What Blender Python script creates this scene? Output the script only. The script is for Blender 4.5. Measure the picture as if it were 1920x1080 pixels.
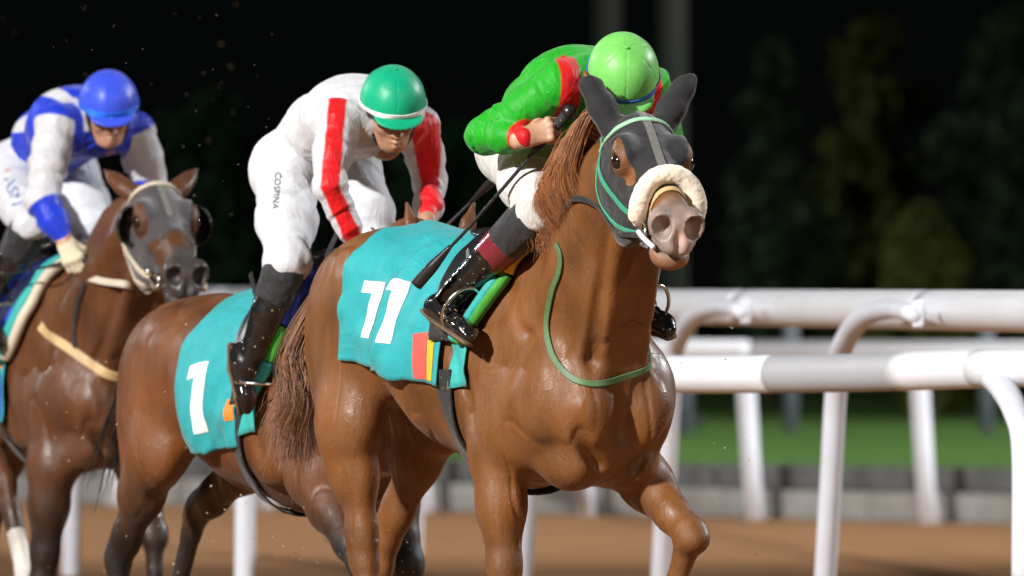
import bpy, bmesh, math, random
import numpy as np
from mathutils import Vector, Matrix
from mathutils.bvhtree import BVHTree

for _o in list(bpy.data.objects):
    bpy.data.objects.remove(_o)
S = bpy.context.scene
COL = S.collection
R = math.radians

# ------------------------------------------------------------------ camera
EYE = 1.5
FPX = 24000.0                       # focal length in pixels of a 1920 wide picture
cam_d = bpy.data.cameras.new('camera')
cam_d.sensor_width = 36.0
cam_d.lens = 36.0 * FPX / 1920.0
cam_d.clip_start = 0.5
cam_d.clip_end = 3000.0
cam_d.dof.use_dof = True
cam_d.dof.focus_distance = 39.8
cam_d.dof.aperture_fstop = 5.8
cam = bpy.data.objects.new('camera', cam_d)
COL.objects.link(cam)
cam.location = (0, 0, EYE)
cam.rotation_euler = (R(90), 0, 0)
S.camera = cam

# ------------------------------------------------------------------ night sky, moon
W = bpy.data.worlds.new('World'); S.world = W; W.use_nodes = True
_n = W.node_tree.nodes; _l = W.node_tree.links
_sky = _n.new('ShaderNodeTexSky'); _sky.sky_type = 'NISHITA'; _sky.sun_disc = False
_sky.sun_elevation = R(40); _sky.sun_rotation = R(150); _sky.air_density = 1.0; _sky.dust_density = 0.0; _sky.ozone_density = 10.0
_l.new(_sky.outputs['Color'], _n['Background'].inputs['Color'])
_n['Background'].inputs['Strength'].default_value = 0.00022
S.view_settings.view_transform = 'Standard'
S.view_settings.look = 'None'
S.view_settings.exposure = 0.0
S.view_settings.gamma = 1.0
S.view_settings.use_curve_mapping = False
S.cycles.use_denoising = True
S.cycles.max_bounces = 6
S.cycles.sample_clamp_indirect = 6.0

_sd = bpy.data.lights.new('moon', 'SUN'); _sd.energy = 0.02; _sd.angle = R(0.5); _sd.color = (1, .96, .9)
_so = bpy.data.objects.new('moon', _sd); COL.objects.link(_so)
_so.rotation_euler = (R(50), 0, R(-30))

# ------------------------------------------------------------------ object helpers
def link(o, parent=None):
    COL.objects.link(o)
    if parent is not None:
        o.parent = parent
    return o

def tag(o, label=None, cat=None, group=None, kind=None):
    if label: o['label'] = label
    if cat: o['category'] = cat
    if group: o['group'] = group
    if kind: o['kind'] = kind
    return o

def empty(name, loc=(0, 0, 0), rz=0.0, **kw):
    o = bpy.data.objects.new(name, None)
    o.empty_display_size = 0.2
    o.location = loc; o.rotation_euler = (0, 0, rz)
    link(o); tag(o, **kw)
    return o

def np_mesh(name, verts, faces, smooth=True):
    """faces: (n,4) or (n,3) int array, or a list of index tuples"""
    me = bpy.data.meshes.new(name)
    if isinstance(faces, np.ndarray):
        nv, nf, k = len(verts), len(faces), faces.shape[1]
        me.vertices.add(nv); me.loops.add(nf * k); me.polygons.add(nf)
        me.vertices.foreach_set('co', np.asarray(verts, np.float32).ravel())
        me.loops.foreach_set('vertex_index', faces.astype(np.int32).ravel())
        me.polygons.foreach_set('loop_start', np.arange(0, nf * k, k, dtype=np.int32))
        me.update(calc_edges=True)
    else:
        me.from_pydata([tuple(v) for v in verts], [], faces); me.update()
    me.polygons.foreach_set('use_smooth', np.full(len(me.polygons), smooth))
    return me

def obj(name, me, mats, parent=None, loc=None, **kw):
    o = bpy.data.objects.new(name, me)
    for m in (mats if isinstance(mats, (list, tuple)) else [mats]):
        me.materials.append(m)
    link(o, parent)
    if loc is not None: o.location = loc
    tag(o, **kw)
    return o

def set_color(me, name, rgb):
    a = me.attributes.new(name, 'FLOAT_COLOR', 'POINT')
    c = np.ones((len(rgb), 4), np.float32); c[:, :3] = rgb
    a.data.foreach_set('color', c.ravel())

class MB:
    """collects simple solids and makes one mesh of them"""
    def __init__(s): s.v = []; s.f = []
    def add(s, vs, fs):
        b = len(s.v); s.v += [tuple(v) for v in vs]; s.f += [tuple(i + b for i in f) for f in fs]
    def box(s, c, d, rz=0.0, bev=0.0, M=None):
        x, y, z = d[0] / 2, d[1] / 2, d[2] / 2
        b = min(bev, x * .9, y * .9, z * .9)
        if b <= 0:
            vs = [(i * x, j * y, k * z) for i in (-1, 1) for j in (-1, 1) for k in (-1, 1)]
            fs = [(0, 1, 3, 2), (4, 6, 7, 5), (0, 4, 5, 1), (2, 3, 7, 6), (0, 2, 6, 4), (1, 5, 7, 3)]
        else:
            vs = []; fs = []
            idx = {}
            for i in (-1, 1):
                for j in (-1, 1):
                    for k in (-1, 1):
                        for ax in range(3):
                            p = [i * (x - b), j * (y - b), k * (z - b)]
                            p[ax] += (i, j, k)[ax] * b
                            idx[i, j, k, ax] = len(vs); vs.append(tuple(p))
            for ax in range(3):
                o1, o2 = [t for t in range(3) if t != ax]
                for sgn in (-1, 1):
                    q = []
                    for u, w in ((-1, -1), (1, -1), (1, 1), (-1, 1)):
                        k = [0, 0, 0]; k[ax] = sgn; k[o1] = u; k[o2] = w
                        q.append(idx[k[0], k[1], k[2], ax])
                    fs.append(tuple(q if (sgn > 0) == (ax != 1) else q[::-1]))
            for ax in range(3):       # edges along ax
                o1, o2 = [t for t in range(3) if t != ax]
                for u in (-1, 1):
                    for w in (-1, 1):
                        a = [0, 0, 0]; a[o1] = u; a[o2] = w
                        lo = list(a); hi = list(a); lo[ax] = -1; hi[ax] = 1
                        fs.append((idx[(*lo, o1)], idx[(*hi, o1)], idx[(*hi, o2)], idx[(*lo, o2)]))
            for i in (-1, 1):
                for j in (-1, 1):
                    for k in (-1, 1):
                        fs.append((idx[i, j, k, 0], idx[i, j, k, 1], idx[i, j, k, 2]))
        ca, sa = math.cos(rz), math.sin(rz)
        out = []
        for p in vs:
            if M is not None:
                q = M @ Vector(p)
            else:
                q = (p[0] * ca - p[1] * sa, p[0] * sa + p[1] * ca, p[2])
            out.append((q[0] + c[0], q[1] + c[1], q[2] + c[2]))
        s.add(out, fs)
    def tube(s, pts, r, n=10, caps=True, squash=None):
        """round tube through pts; r number or list; squash = (axis, factor) flattens it"""
        pts = [Vector(p) for p in pts]; m = len(pts)
        rs = r if isinstance(r, (list, tuple, np.ndarray)) else [r] * m
        up = None; rings = []
        for i, p in enumerate(pts):
            t = (pts[min(i + 1, m - 1)] - pts[max(i - 1, 0)]).normalized()
            if up is None:
                up = Vector((0, 0, 1)) if abs(t.z) < .9 else Vector((1, 0, 0))
            a = (up - t * up.dot(t)).normalized(); b = t.cross(a); up = a
            ring = []
            for k in range(n):
                an = 2 * math.pi * k / n
                off = (a * math.cos(an) + b * math.sin(an)) * rs[i]
                if squash: ax = Vector(squash[0]); off = off - ax * off.dot(ax) * (1 - squash[1])
                ring.append(p + off)
            rings.append(ring)
        vs = [q for ring in rings for q in ring]; fs = []
        for i in range(m - 1):
            for k in range(n):
                k2 = (k + 1) % n
                fs.append((i * n + k, i * n + k2, (i + 1) * n + k2, (i + 1) * n + k))
        if caps:
            fs.append(tuple(range(n))[::-1]); fs.append(tuple((m - 1) * n + k for k in range(n)))
        s.add(vs, fs)
    def ball(s, c, r, n=10, m=6):
        rr = r if isinstance(r, (tuple, list)) else (r, r, r)
        vs = [(c[0], c[1], c[2] + rr[2])]; fs = []
        for i in range(1, m):
            th = math.pi * i / m
            for k in range(n):
                ph = 2 * math.pi * k / n
                vs.append((c[0] + rr[0] * math.sin(th) * math.cos(ph), c[1] + rr[1] * math.sin(th) * math.sin(ph), c[2] + rr[2] * math.cos(th)))
        vs.append((c[0], c[1], c[2] - rr[2]))
        for k in range(n): fs.append((0, 1 + k, 1 + (k + 1) % n))
        for i in range(m - 2):
            for k in range(n):
                a = 1 + i * n + k; b = 1 + i * n + (k + 1) % n
                fs.append((a, a + n, b + n, b))
        L = len(vs) - 1
        for k in range(n): fs.append((L, 1 + (m - 2) * n + (k + 1) % n, 1 + (m - 2) * n + k))
        s.add(vs, fs)
    def build(s, name, mats, parent=None, smooth=False, loc=None, **kw):
        me = np_mesh(name, s.v, s.f, smooth)
        return obj(name, me, mats, parent, loc, **kw)

def catmull(pts, n):
    P = [np.array(p, float) for p in pts]
    P = [2 * P[0] - P[1]] + P + [2 * P[-1] - P[-2]]
    out = []
    segs = len(P) - 3
    for i in range(segs):
        p0, p1, p2, p3 = P[i:i + 4]
        for t in np.linspace(0, 1, n, endpoint=False):
            out.append(.5 * ((2 * p1) + (-p0 + p2) * t + (2 * p0 - 5 * p1 + 4 * p2 - p3) * t * t + (-p0 + 3 * p1 - 3 * p2 + p3) * t ** 3))
    out.append(P[-2])
    return out

# ------------------------------------------------------------------ numpy noise
def vnoise(p, seed=0):
    """smooth value noise in -1..1 at points p (n,3)"""
    p = np.asarray(p, np.float64); i = np.floor(p).astype(np.int64); f = p - i
    f = f * f * (3 - 2 * f)
    def h(a, b, c):
        n = (a * 374761393 + b * 668265263 + c * 2147483647 + seed * 1274126177) & 0xffffffff
        n = ((n ^ (n >> 13)) * 1274126177) & 0xffffffff
        return ((n ^ (n >> 16)) & 0xffff) / 32767.5 - 1
    r = 0
    for dx in (0, 1):
        wx = f[:, 0] if dx else 1 - f[:, 0]
        for dy in (0, 1):
            wy = f[:, 1] if dy else 1 - f[:, 1]
            for dz in (0, 1):
                wz = f[:, 2] if dz else 1 - f[:, 2]
                r = r + wx * wy * wz * h(i[:, 0] + dx, i[:, 1] + dy, i[:, 2] + dz)
    return r

def fbm(p, o=3, seed=0):
    r = 0; a = 1; p = np.asarray(p, np.float64)
    for k in range(o):
        r = r + a * vnoise(p * 2 ** k + 17.3 * k, seed + k); a *= .5
    return r / (2 - 2 ** (1 - o))

# ------------------------------------------------------------------ implicit bodies
class Field:
    """signed distances on a grid; solids are blended into it and the zero level is meshed"""
    def __init__(s, lo, hi, h):
        s.lo = np.array(lo, float); s.h = h
        s.n = np.ceil((np.array(hi, float) - s.lo) / h).astype(int) + 1
        s.d = np.full(s.n, 0.25, np.float32)
    def box(s, pts, pad):
        pts = np.array(pts, float)
        a = np.floor((pts.min(0) - pad - s.lo) / s.h).astype(int); b = np.ceil((pts.max(0) + pad - s.lo) / s.h).astype(int) + 1
        a = np.clip(a, 0, s.n); b = np.clip(b, 0, s.n)
        return a, b
    def coords(s, a, b):
        g = [(s.lo[i] + s.h * np.arange(a[i], b[i])).astype(np.float32) for i in range(3)]
        return g[0][:, None, None], g[1][None, :, None], g[2][None, None, :]
    def mix(s, a, b, v, k, op):
        d = s.d[a[0]:b[0], a[1]:b[1], a[2]:b[2]]
        if op == 'u':
            if k > 0:
                hh = np.maximum(k - np.abs(d - v), 0); r = np.minimum(d, v) - hh * hh / (4 * k)
            else: r = np.minimum(d, v)
        elif op == 's':
            v = -v
            if k > 0:
                hh = np.maximum(k - np.abs(d - v), 0); r = np.maximum(d, v) + hh * hh / (4 * k)
            else: r = np.maximum(d, v)
        d[...] = r
    def seg(s, p0, p1, r0, r1, k=.03, side=None, op='u', grow=0.0):
        """tapered limb from p0 to p1; r = radius or (radius along side axis, radius across it)"""
        p0 = np.array(p0, float); p1 = np.array(p1, float)
        r0 = (r0, r0) if np.isscalar(r0) else r0; r1 = (r1, r1) if np.isscalar(r1) else r1
        r0 = (r0[0] + grow, r0[1] + grow); r1 = (r1[0] + grow, r1[1] + grow)
        pad = max(*r0, *r1) + k + 2 * s.h
        a, b = s.box([p0, p1], pad)
        if (b <= a).any(): return
        X, Y, Z = s.coords(a, b)
        ab = p1 - p0; L2 = max(float(ab @ ab), 1e-9)
        t = np.clip(((X - p0[0]) * ab[0] + (Y - p0[1]) * ab[1] + (Z - p0[2]) * ab[2]) / L2, 0, 1)
        qx = X - p0[0] - t * ab[0]; qy = Y - p0[1] - t * ab[1]; qz = Z - p0[2] - t * ab[2]
        rs = r0[0] + (r1[0] - r0[0]) * t
        q2 = qx * qx + qy * qy + qz * qz
        if side is None or (r0[0] == r0[1] and r1[0] == r1[1]):
            v = np.sqrt(q2) - rs
        else:
            sd = np.array(side, float); sd = sd - ab * (sd @ ab) / L2; sd /= np.linalg.norm(sd)
            rv = r0[1] + (r1[1] - r0[1]) * t
            qs = qx * sd[0] + qy * sd[1] + qz * sd[2]
            qv2 = np.maximum(q2 - qs * qs, 0)
            k0 = np.sqrt(qs * qs / (rs * rs) + qv2 / (rv * rv)) + 1e-9
            k1 = np.sqrt(qs * qs / rs ** 4 + qv2 / rv ** 4) + 1e-9
            v = k0 * (k0 - 1) / k1
        s.mix(a, b, v.astype(np.float32), k, op)
    def ell(s, c, r, k=.03, ax=None, op='u', grow=0.0):
        """ellipsoid; ax = (x axis, y axis) directions of its first two radii"""
        c = np.array(c, float); r = np.array(r, float) + grow
        a, b = s.box([c], float(r.max()) + k + 2 * s.h)
        if (b <= a).any(): return
        X, Y, Z = s.coords(a, b); X = X - c[0]; Y = Y - c[1]; Z = Z - c[2]
        if ax is None: u, w, n = np.eye(3)
        else:
            u = np.array(ax[0], float); u /= np.linalg.norm(u)
            w = np.array(ax[1], float); w = w - u * (w @ u); w /= np.linalg.norm(w); n = np.cross(u, w)
        A = X * u[0] + Y * u[1] + Z * u[2]; B = X * w[0] + Y * w[1] + Z * w[2]; C = X * n[0] + Y * n[1] + Z * n[2]
        k0 = np.sqrt((A / r[0]) ** 2 + (B / r[1]) ** 2 + (C / r[2]) ** 2) + 1e-9
        k1 = np.sqrt((A / r[0] ** 2) ** 2 + (B / r[1] ** 2) ** 2 + (C / r[2] ** 2) ** 2) + 1e-9
        s.mix(a, b, (k0 * (k0 - 1) / k1).astype(np.float32), k, op)
    def chain(s, pts, rs, k=.02, side=None, op='u', grow=0.0):
        for i in range(len(pts) - 1):
            s.seg(pts[i], pts[i + 1], rs[i], rs[i + 1], k, side, op, grow)
    def cut(s, p, nrm, k=0.0):
        """keep what lies on the far side of the plane through p from its normal"""
        nrm = np.array(nrm, float); nrm /= np.linalg.norm(nrm); p = np.array(p, float)
        a = np.zeros(3, int); b = s.n
        X, Y, Z = s.coords(a, b)
        v = ((X - p[0]) * nrm[0] + (Y - p[1]) * nrm[1] + (Z - p[2]) * nrm[2]).astype(np.float32)
        v = np.broadcast_to(v, s.d.shape)
        if k > 0:
            hh = np.maximum(k - np.abs(s.d - v), 0); s.d = np.maximum(s.d, v) + hh * hh / (4 * k)
        else: s.d = np.maximum(s.d, v)
    def mesh(s):
        d = s.d; neg = d < 0; nx, ny, nz = d.shape
        cnt = np.zeros((nx - 1, ny - 1, nz - 1), np.int8)
        for i in (0, 1):
            for j in (0, 1):
                for k in (0, 1):
                    cnt += neg[i:nx - 1 + i, j:ny - 1 + j, k:nz - 1 + k]
        act = np.argwhere((cnt > 0) & (cnt < 8))
        idx = np.full((nx - 1, ny - 1, nz - 1), -1, np.int32)
        idx[act[:, 0], act[:, 1], act[:, 2]] = np.arange(len(act))
        acc = np.zeros((len(act), 3)); num = np.zeros(len(act))
        cor = [(i, j, k) for i in (0, 1) for j in (0, 1) for k in (0, 1)]
        for A in cor:
            for ax in range(3):
                if A[ax]: continue
                B = list(A); B[ax] = 1
                va = d[act[:, 0] + A[0], act[:, 1] + A[1], act[:, 2] + A[2]].astype(float)
                vb = d[act[:, 0] + B[0], act[:, 1] + B[1], act[:, 2] + B[2]].astype(float)
                m = (va < 0) != (vb < 0)
                t = np.where(m, va / np.where(m, va - vb, 1), 0)
                p = np.array(A, float) + t[:, None] * (np.array(B, float) - np.array(A, float))
                acc[m] += p[m]; num[m] += 1
        verts = s.lo + s.h * (act + acc / num[:, None])
        quads = []
        for ax in range(3):
            o1, o2 = (ax + 1) % 3, (ax + 2) % 3
            sl0 = [slice(None)] * 3; sl1 = [slice(None)] * 3
            sl0[ax] = slice(0, -1); sl1[ax] = slice(1, None)
            ch = neg[tuple(sl0)] != neg[tuple(sl1)]
            e = np.argwhere(ch)
            ok = (e[:, o1] > 0) & (e[:, o2] > 0) & (e[:, o1] < d.shape[o1] - 1) & (e[:, o2] < d.shape[o2] - 1)
            e = e[ok]
            q = []
            for u, w in ((-1, -1), (0, -1), (0, 0), (-1, 0)):
                c = e.copy(); c[:, o1] += u; c[:, o2] += w
                q.append(idx[c[:, 0], c[:, 1], c[:, 2]])
            q = np.stack(q, 1)
            flip = ~neg[e[:, 0], e[:, 1], e[:, 2]]
            q[flip] = q[flip][:, ::-1]
            quads.append(q)
        return verts, np.concatenate(quads)

def relax(v, f, it=2, w=.5):
    e = np.concatenate([f[:, [i, (i + 1) % f.shape[1]]] for i in range(f.shape[1])])
    n = len(v)
    for _ in range(it):
        acc = np.stack([np.bincount(e[:, 0], v[e[:, 1], c], n) + np.bincount(e[:, 1], v[e[:, 0], c], n) for c in range(3)], 1)
        deg = np.bincount(e[:, 0], minlength=n) + np.bincount(e[:, 1], minlength=n)
        v = v + w * (acc / np.maximum(deg, 1)[:, None] - v)
    return v

def vnormals(v, f):
    a = v[f[:, 2]] - v[f[:, 0]]; b = v[f[:, 3 % f.shape[1]]] - v[f[:, 1]]
    fn = np.cross(a, b); n = np.zeros_like(v)
    for c in range(3):
        n[:, c] = sum(np.bincount(f[:, i], fn[:, c], len(v)) for i in range(f.shape[1]))
    return n / (np.linalg.norm(n, axis=1)[:, None] + 1e-12)

class Frame:
    """local axes of a running horse: x forward, y its left, z up"""
    def __init__(s, px, depth, theta):
        s.O = np.array([(px - 960) * depth / FPX, depth, 0.0]); s.th = R(theta); s.rz = s.th - math.pi / 2
        s.F = np.array([math.sin(s.th), -math.cos(s.th), 0]); s.L = np.array([math.cos(s.th), math.sin(s.th), 0])
    def w(s, p): return s.O + p[0] * s.F + p[1] * s.L + np.array([0, 0, p[2]])
    def loc(s, p):
        q = np.array(p, float) - s.O
        return np.array([q @ s.F, q @ s.L, q[2]])
    def vec(s, v):
        v = np.array(v, float); return np.array([v @ s.F, v @ s.L, v[2]])
    def at(s, px, py, l):
        """the point seen at picture pixel (px, py) that lies l metres to the left of the horse's middle plane"""
        d = np.array([(px - 960) / FPX, 1.0, (540 - py) / FPX]); c = np.array([0, 0, EYE])
        t = (l - (c - s.O) @ s.L) / (d @ s.L)
        return s.loc(c + t * d)
    def ray(s, px, py):
        d = np.array([(px - 960) / FPX, 1.0, (540 - py) / FPX])
        return s.loc((0, 0, EYE)), s.vec(d / np.linalg.norm(d))

# ------------------------------------------------------------------ materials
def new_mat(name):
    m = bpy.data.materials.new(name); m.use_nodes = True
    nt = m.node_tree; b = nt.nodes['Principled BSDF']
    return m, nt, b

def noise_node(nt, scale, detail=4.0, rough=.55, coord='Object', stretch=None):
    tc = nt.nodes.new('ShaderNodeTexCoord'); n = nt.nodes.new('ShaderNodeTexNoise')
    n.inputs['Scale'].default_value = scale; n.inputs['Detail'].default_value = detail; n.inputs['Roughness'].default_value = rough
    if stretch:
        mp = nt.nodes.new('ShaderNodeMapping'); mp.inputs['Scale'].default_value = stretch
        nt.links.new(tc.outputs[coord], mp.inputs['Vector']); nt.links.new(mp.outputs['Vector'], n.inputs['Vector'])
    else:
        nt.links.new(tc.outputs[coord], n.inputs['Vector'])
    return n

def ramp(nt, src, stops):
    r = nt.nodes.new('ShaderNodeValToRGB'); e = r.color_ramp.elements
    e[0].position, e[1].position = stops[0][0], stops[-1][0]
    def c4(c): return (c, c, c, 1) if np.isscalar(c) else (*c, 1)
    e[0].color, e[1].color = c4(stops[0][1]), c4(stops[-1][1])
    for p, c in stops[1:-1]:
        k = e.new(p); k.color = c4(c)
    nt.links.new(src, r.inputs['Fac']); return r

def mixc(nt, fac, a, b, mode='MIX'):
    m = nt.nodes.new('ShaderNodeMix'); m.data_type = 'RGBA'; m.blend_type = mode
    for i, s in ((0, fac), (6, a), (7, b)):
        if hasattr(s, 'is_linked'): nt.links.new(s, m.inputs[i])
        else: m.inputs[i].default_value = s if np.isscalar(s) else (*s, 1)
    return m.outputs[2]

def bump(nt, b, srcs):
    prev = None
    for h, st, dist in srcs:
        n = nt.nodes.new('ShaderNodeBump'); n.inputs['Strength'].default_value = st; n.inputs['Distance'].default_value = dist
        nt.links.new(h, n.inputs['Height'])
        if prev is not None: nt.links.new(prev, n.inputs['Normal'])
        prev = n.outputs['Normal']
    nt.links.new(prev, b.inputs['Normal'])

def crease(nt, scale):
    n = noise_node(nt, scale, 2.5, .5, stretch=(1, 1.7, .8)); n.inputs['Distortion'].default_value = 1.8
    return ramp(nt, n.outputs['Fac'], [(.30, 0.0), (.44, .55), (.50, 1.0), (.53, .45), (.68, .1)]).outputs['Color']

def cloth_mat(name, col, rough=.75, sheen=.15, wr=.5, wscale=9.0, dirt=0.0, attr=False, spec=.3):
    m, nt, b = new_mat(name)
    n1 = noise_node(nt, wscale, 3, .5, stretch=(1, 1.6, .7)); n1.inputs['Distortion'].default_value = 1.2
    n2 = noise_node(nt, 420, 2)
    n3 = noise_node(nt, 14, 5, .65)
    base = tuple(col) if not attr else None
    if attr:
        a = nt.nodes.new('ShaderNodeAttribute'); a.attribute_name = 'Col'; src = a.outputs['Color']
    else:
        rg = nt.nodes.new('ShaderNodeRGB'); rg.outputs[0].default_value = (*col, 1); src = rg.outputs[0]
    v = ramp(nt, n3.outputs['Fac'], [(.3, .86), (.7, 1.06)])
    c = mixc(nt, 1.0, src, v.outputs['Color'], 'MULTIPLY')
    if dirt > 0:
        n4 = noise_node(nt, 26, 6, .7)
        f = ramp(nt, n4.outputs['Fac'], [(.62 - .1 * dirt, 0.0), (.74, min(1, dirt))])
        c = mixc(nt, f.outputs['Color'], c, (.16, .10, .06))
    nt.links.new(c, b.inputs['Base Color'])
    b.inputs['Roughness'].default_value = rough; b.inputs['Sheen Weight'].default_value = sheen
    b.inputs['Specular IOR Level'].default_value = spec
    cz = crease(nt, wscale * .62)
    bump(nt, b, [(n1.outputs['Fac'], wr, .02), (cz, min(1, wr * .8), .007), (n2.outputs['Fac'], .25, .0008)])
    return m

def plain_mat(name, col, rough=.5, metal=0.0, bumpsc=60, bs=.2, bd=.001, var=.12, spec=.5, coat=0.0):
    m, nt, b = new_mat(name)
    n = noise_node(nt, bumpsc, 4)
    n2 = noise_node(nt, bumpsc * .12, 5, .6)
    v = ramp(nt, n2.outputs['Fac'], [(.3, 1 - var), (.7, 1 + var * .6)])
    rg = nt.nodes.new('ShaderNodeRGB'); rg.outputs[0].default_value = (*col, 1)
    nt.links.new(mixc(nt, 1.0, rg.outputs[0], v.outputs['Color'], 'MULTIPLY'), b.inputs['Base Color'])
    b.inputs['Roughness'].default_value = rough; b.inputs['Metallic'].default_value = metal
    b.inputs['Specular IOR Level'].default_value = spec; b.inputs['Coat Weight'].default_value = coat
    bump(nt, b, [(n.outputs['Fac'], bs, bd)])
    return m

def flecks(nt, c, scale, size, keep, col, zmax=None):
    """dried flecks of thrown-up dirt"""
    tc = nt.nodes.new('ShaderNodeTexCoord'); vo = nt.nodes.new('ShaderNodeTexVoronoi'); vo.inputs['Scale'].default_value = scale
    nt.links.new(tc.outputs['Object'], vo.inputs['Vector'])
    d = ramp(nt, vo.outputs['Distance'], [(size * .6, 1.0), (size, 0.0)])
    sx = nt.nodes.new('ShaderNodeSeparateColor'); nt.links.new(vo.outputs['Color'], sx.inputs['Color'])
    k = ramp(nt, sx.outputs['Red'], [(1 - keep - .01, 0.0), (1 - keep, 1.0)])
    m = mixc(nt, 1.0, d.outputs['Color'], k.outputs['Color'], 'MULTIPLY')
    if zmax is not None:
        sz = nt.nodes.new('ShaderNodeSeparateXYZ'); nt.links.new(tc.outputs['Object'], sz.inputs['Vector'])
        zr = ramp(nt, sz.outputs['Z'], [(zmax - .35, 1.0), (zmax, 0.0)]); m = mixc(nt, 1.0, m, zr.outputs['Color'], 'MULTIPLY')
    return mixc(nt, m, c, col)

def coat_mat(name, gloss=.42, fleck=0.0):
    """short wet horse hair: pigment from the 'Col' attribute"""
    m, nt, b = new_mat(name)
    a = nt.nodes.new('ShaderNodeAttribute'); a.attribute_name = 'Col'
    hair = noise_node(nt, 210, 4, .6, stretch=(1, 1, .22))
    mot = noise_node(nt, 5.5, 4, .5, stretch=(1, 1, .7))
    sweat = noise_node(nt, 12, 5, .62, stretch=(1.3, 1.3, .4))
    vein = noise_node(nt, 16, 3, .5, stretch=(1, 1, .6)); vein.inputs['Distortion'].default_value = 1.5
    v = ramp(nt, mot.outputs['Fac'], [(.28, .62), (.5, .98), (.72, 1.3)])
    h = ramp(nt, hair.outputs['Fac'], [(.3, .86), (.7, 1.13)])
    c = mixc(nt, 1.0, a.outputs['Color'], v.outputs['Color'], 'MULTIPLY')
    c = mixc(nt, 1.0, c, h.outputs['Color'], 'MULTIPLY')
    if fleck: c = flecks(nt, c, 46, .16, fleck, (.34, .24, .13), 1.0)
    nt.links.new(c, b.inputs['Base Color'])
    r = ramp(nt, sweat.outputs['Fac'], [(.36, gloss - .10), (.60, gloss + .26)])
    nt.links.new(r.outputs['Color'], b.inputs['Roughness'])
    b.inputs['Specular IOR Level'].default_value = .42
    b.inputs['Sheen Weight'].default_value = .03; b.inputs['Sheen Roughness'].default_value = .4
    vr = ramp(nt, vein.outputs['Fac'], [(.46, 0.0), (.5, 1.0), (.54, 0.0)])
    streak = noise_node(nt, 26, 4, .6, stretch=(1, 1, .24))
    big = noise_node(nt, 6.5, 3, .5, stretch=(1, 1, .6))
    bump(nt, b, [(big.outputs['Fac'], .3, .03), (vr.outputs['Color'], .15, .006), (streak.outputs['Fac'], .26, .006), (hair.outputs['Fac'], .3, .0018)])
    return m

M = {}
M['rail'] = plain_mat('white_rail_plastic', (.70, .71, .74), .42, bumpsc=30, bs=.08, var=.06)
M['rail_grey'] = plain_mat('grey_rail_sleeve', (.36, .36, .38), .5, bumpsc=30, bs=.08, var=.06)
M['post'] = plain_mat('white_post_paint', (.66, .68, .74), .45, bumpsc=30, bs=.1, var=.08)
M['steel'] = plain_mat('dull_grey_steel', (.018, .018, .017), .6, .1)
M['post_dim'] = plain_mat('weathered_grey_post', (.10, .11, .13), .6)
M['concrete_light'] = plain_mat('pale_concrete', (.30, .29, .27), .85, bumpsc=40, bs=.4, bd=.004, var=.25)
M['concrete_dark'] = plain_mat('dark_concrete', (.11, .11, .105), .85, bumpsc=40, bs=.4, bd=.004, var=.3)
M['bark'] = plain_mat('bark', (.07, .05, .035), .9, bumpsc=30, bs=.7, bd=.01, var=.3)
M['lamp_glass'] = plain_mat('lamp_glass', (.5, .5, .5), .2)

def dirt_mat():
    m, nt, b = new_mat('raked_brown_dirt')
    n1 = noise_node(nt, .8, 6, .6); n2 = noise_node(nt, 22, 6, .7); n3 = noise_node(nt, 3.0, 4, .6, stretch=(.15, 1, 1))
    c = ramp(nt, n1.outputs['Fac'], [(.3, (.265, .135, .06)), (.7, (.365, .188, .085))])
    v = ramp(nt, n2.outputs['Fac'], [(.3, .75), (.7, 1.15)]); w = ramp(nt, n3.outputs['Fac'], [(.3, .85), (.7, 1.08)])
    c = mixc(nt, 1.0, c.outputs['Color'], v.outputs['Color'], 'MULTIPLY'); c = mixc(nt, 1.0, c, w.outputs['Color'], 'MULTIPLY')
    nt.links.new(c, b.inputs['Base Color']); b.inputs['Roughness'].default_value = .95
    b.inputs['Specular IOR Level'].default_value = .15
    bump(nt, b, [(n3.outputs['Fac'], .5, .05), (n2.outputs['Fac'], .8, .02)])
    return m

def turf_mat():
    m, nt, b = new_mat('turf_green')
    n1 = noise_node(nt, .5, 5, .6); n2 = noise_node(nt, 60, 4, .7)
    c = ramp(nt, n1.outputs['Fac'], [(.3, (.045, .14, .005)), (.7, (.075, .19, .009))])
    v = ramp(nt, n2.outputs['Fac'], [(.3, .6), (.7, 1.2)])
    nt.links.new(mixc(nt, 1.0, c.outputs['Color'], v.outputs['Color'], 'MULTIPLY'), b.inputs['Base Color'])
    b.inputs['Roughness'].default_value = .9
    bump(nt, b, [(n2.outputs['Fac'], .8, .02)])
    return m

def leaf_mat(name, a, c2):
    m, nt, b = new_mat(name)
    oi = nt.nodes.new('ShaderNodeTexCoord')
    n = noise_node(nt, 1.6, 4, .6)
    c = ramp(nt, n.outputs['Fac'], [(.3, a), (.7, c2)])
    nt.links.new(c.outputs['Color'], b.inputs['Base Color']); b.inputs['Roughness'].default_value = .6
    b.inputs['Specular IOR Level'].default_value = .2
    return m
M['dirt'] = dirt_mat(); M['turf'] = turf_mat()
M['leaf_olive'] = leaf_mat('olive_leaf', (.065, .085, .016), (.105, .115, .025))
M['leaf_dark'] = leaf_mat('dark_leaf', (.015, .045, .02), (.03, .08, .03))
M['leaf_mid'] = leaf_mat('mid_leaf', (.03, .06, .03), (.055, .085, .04))

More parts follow.
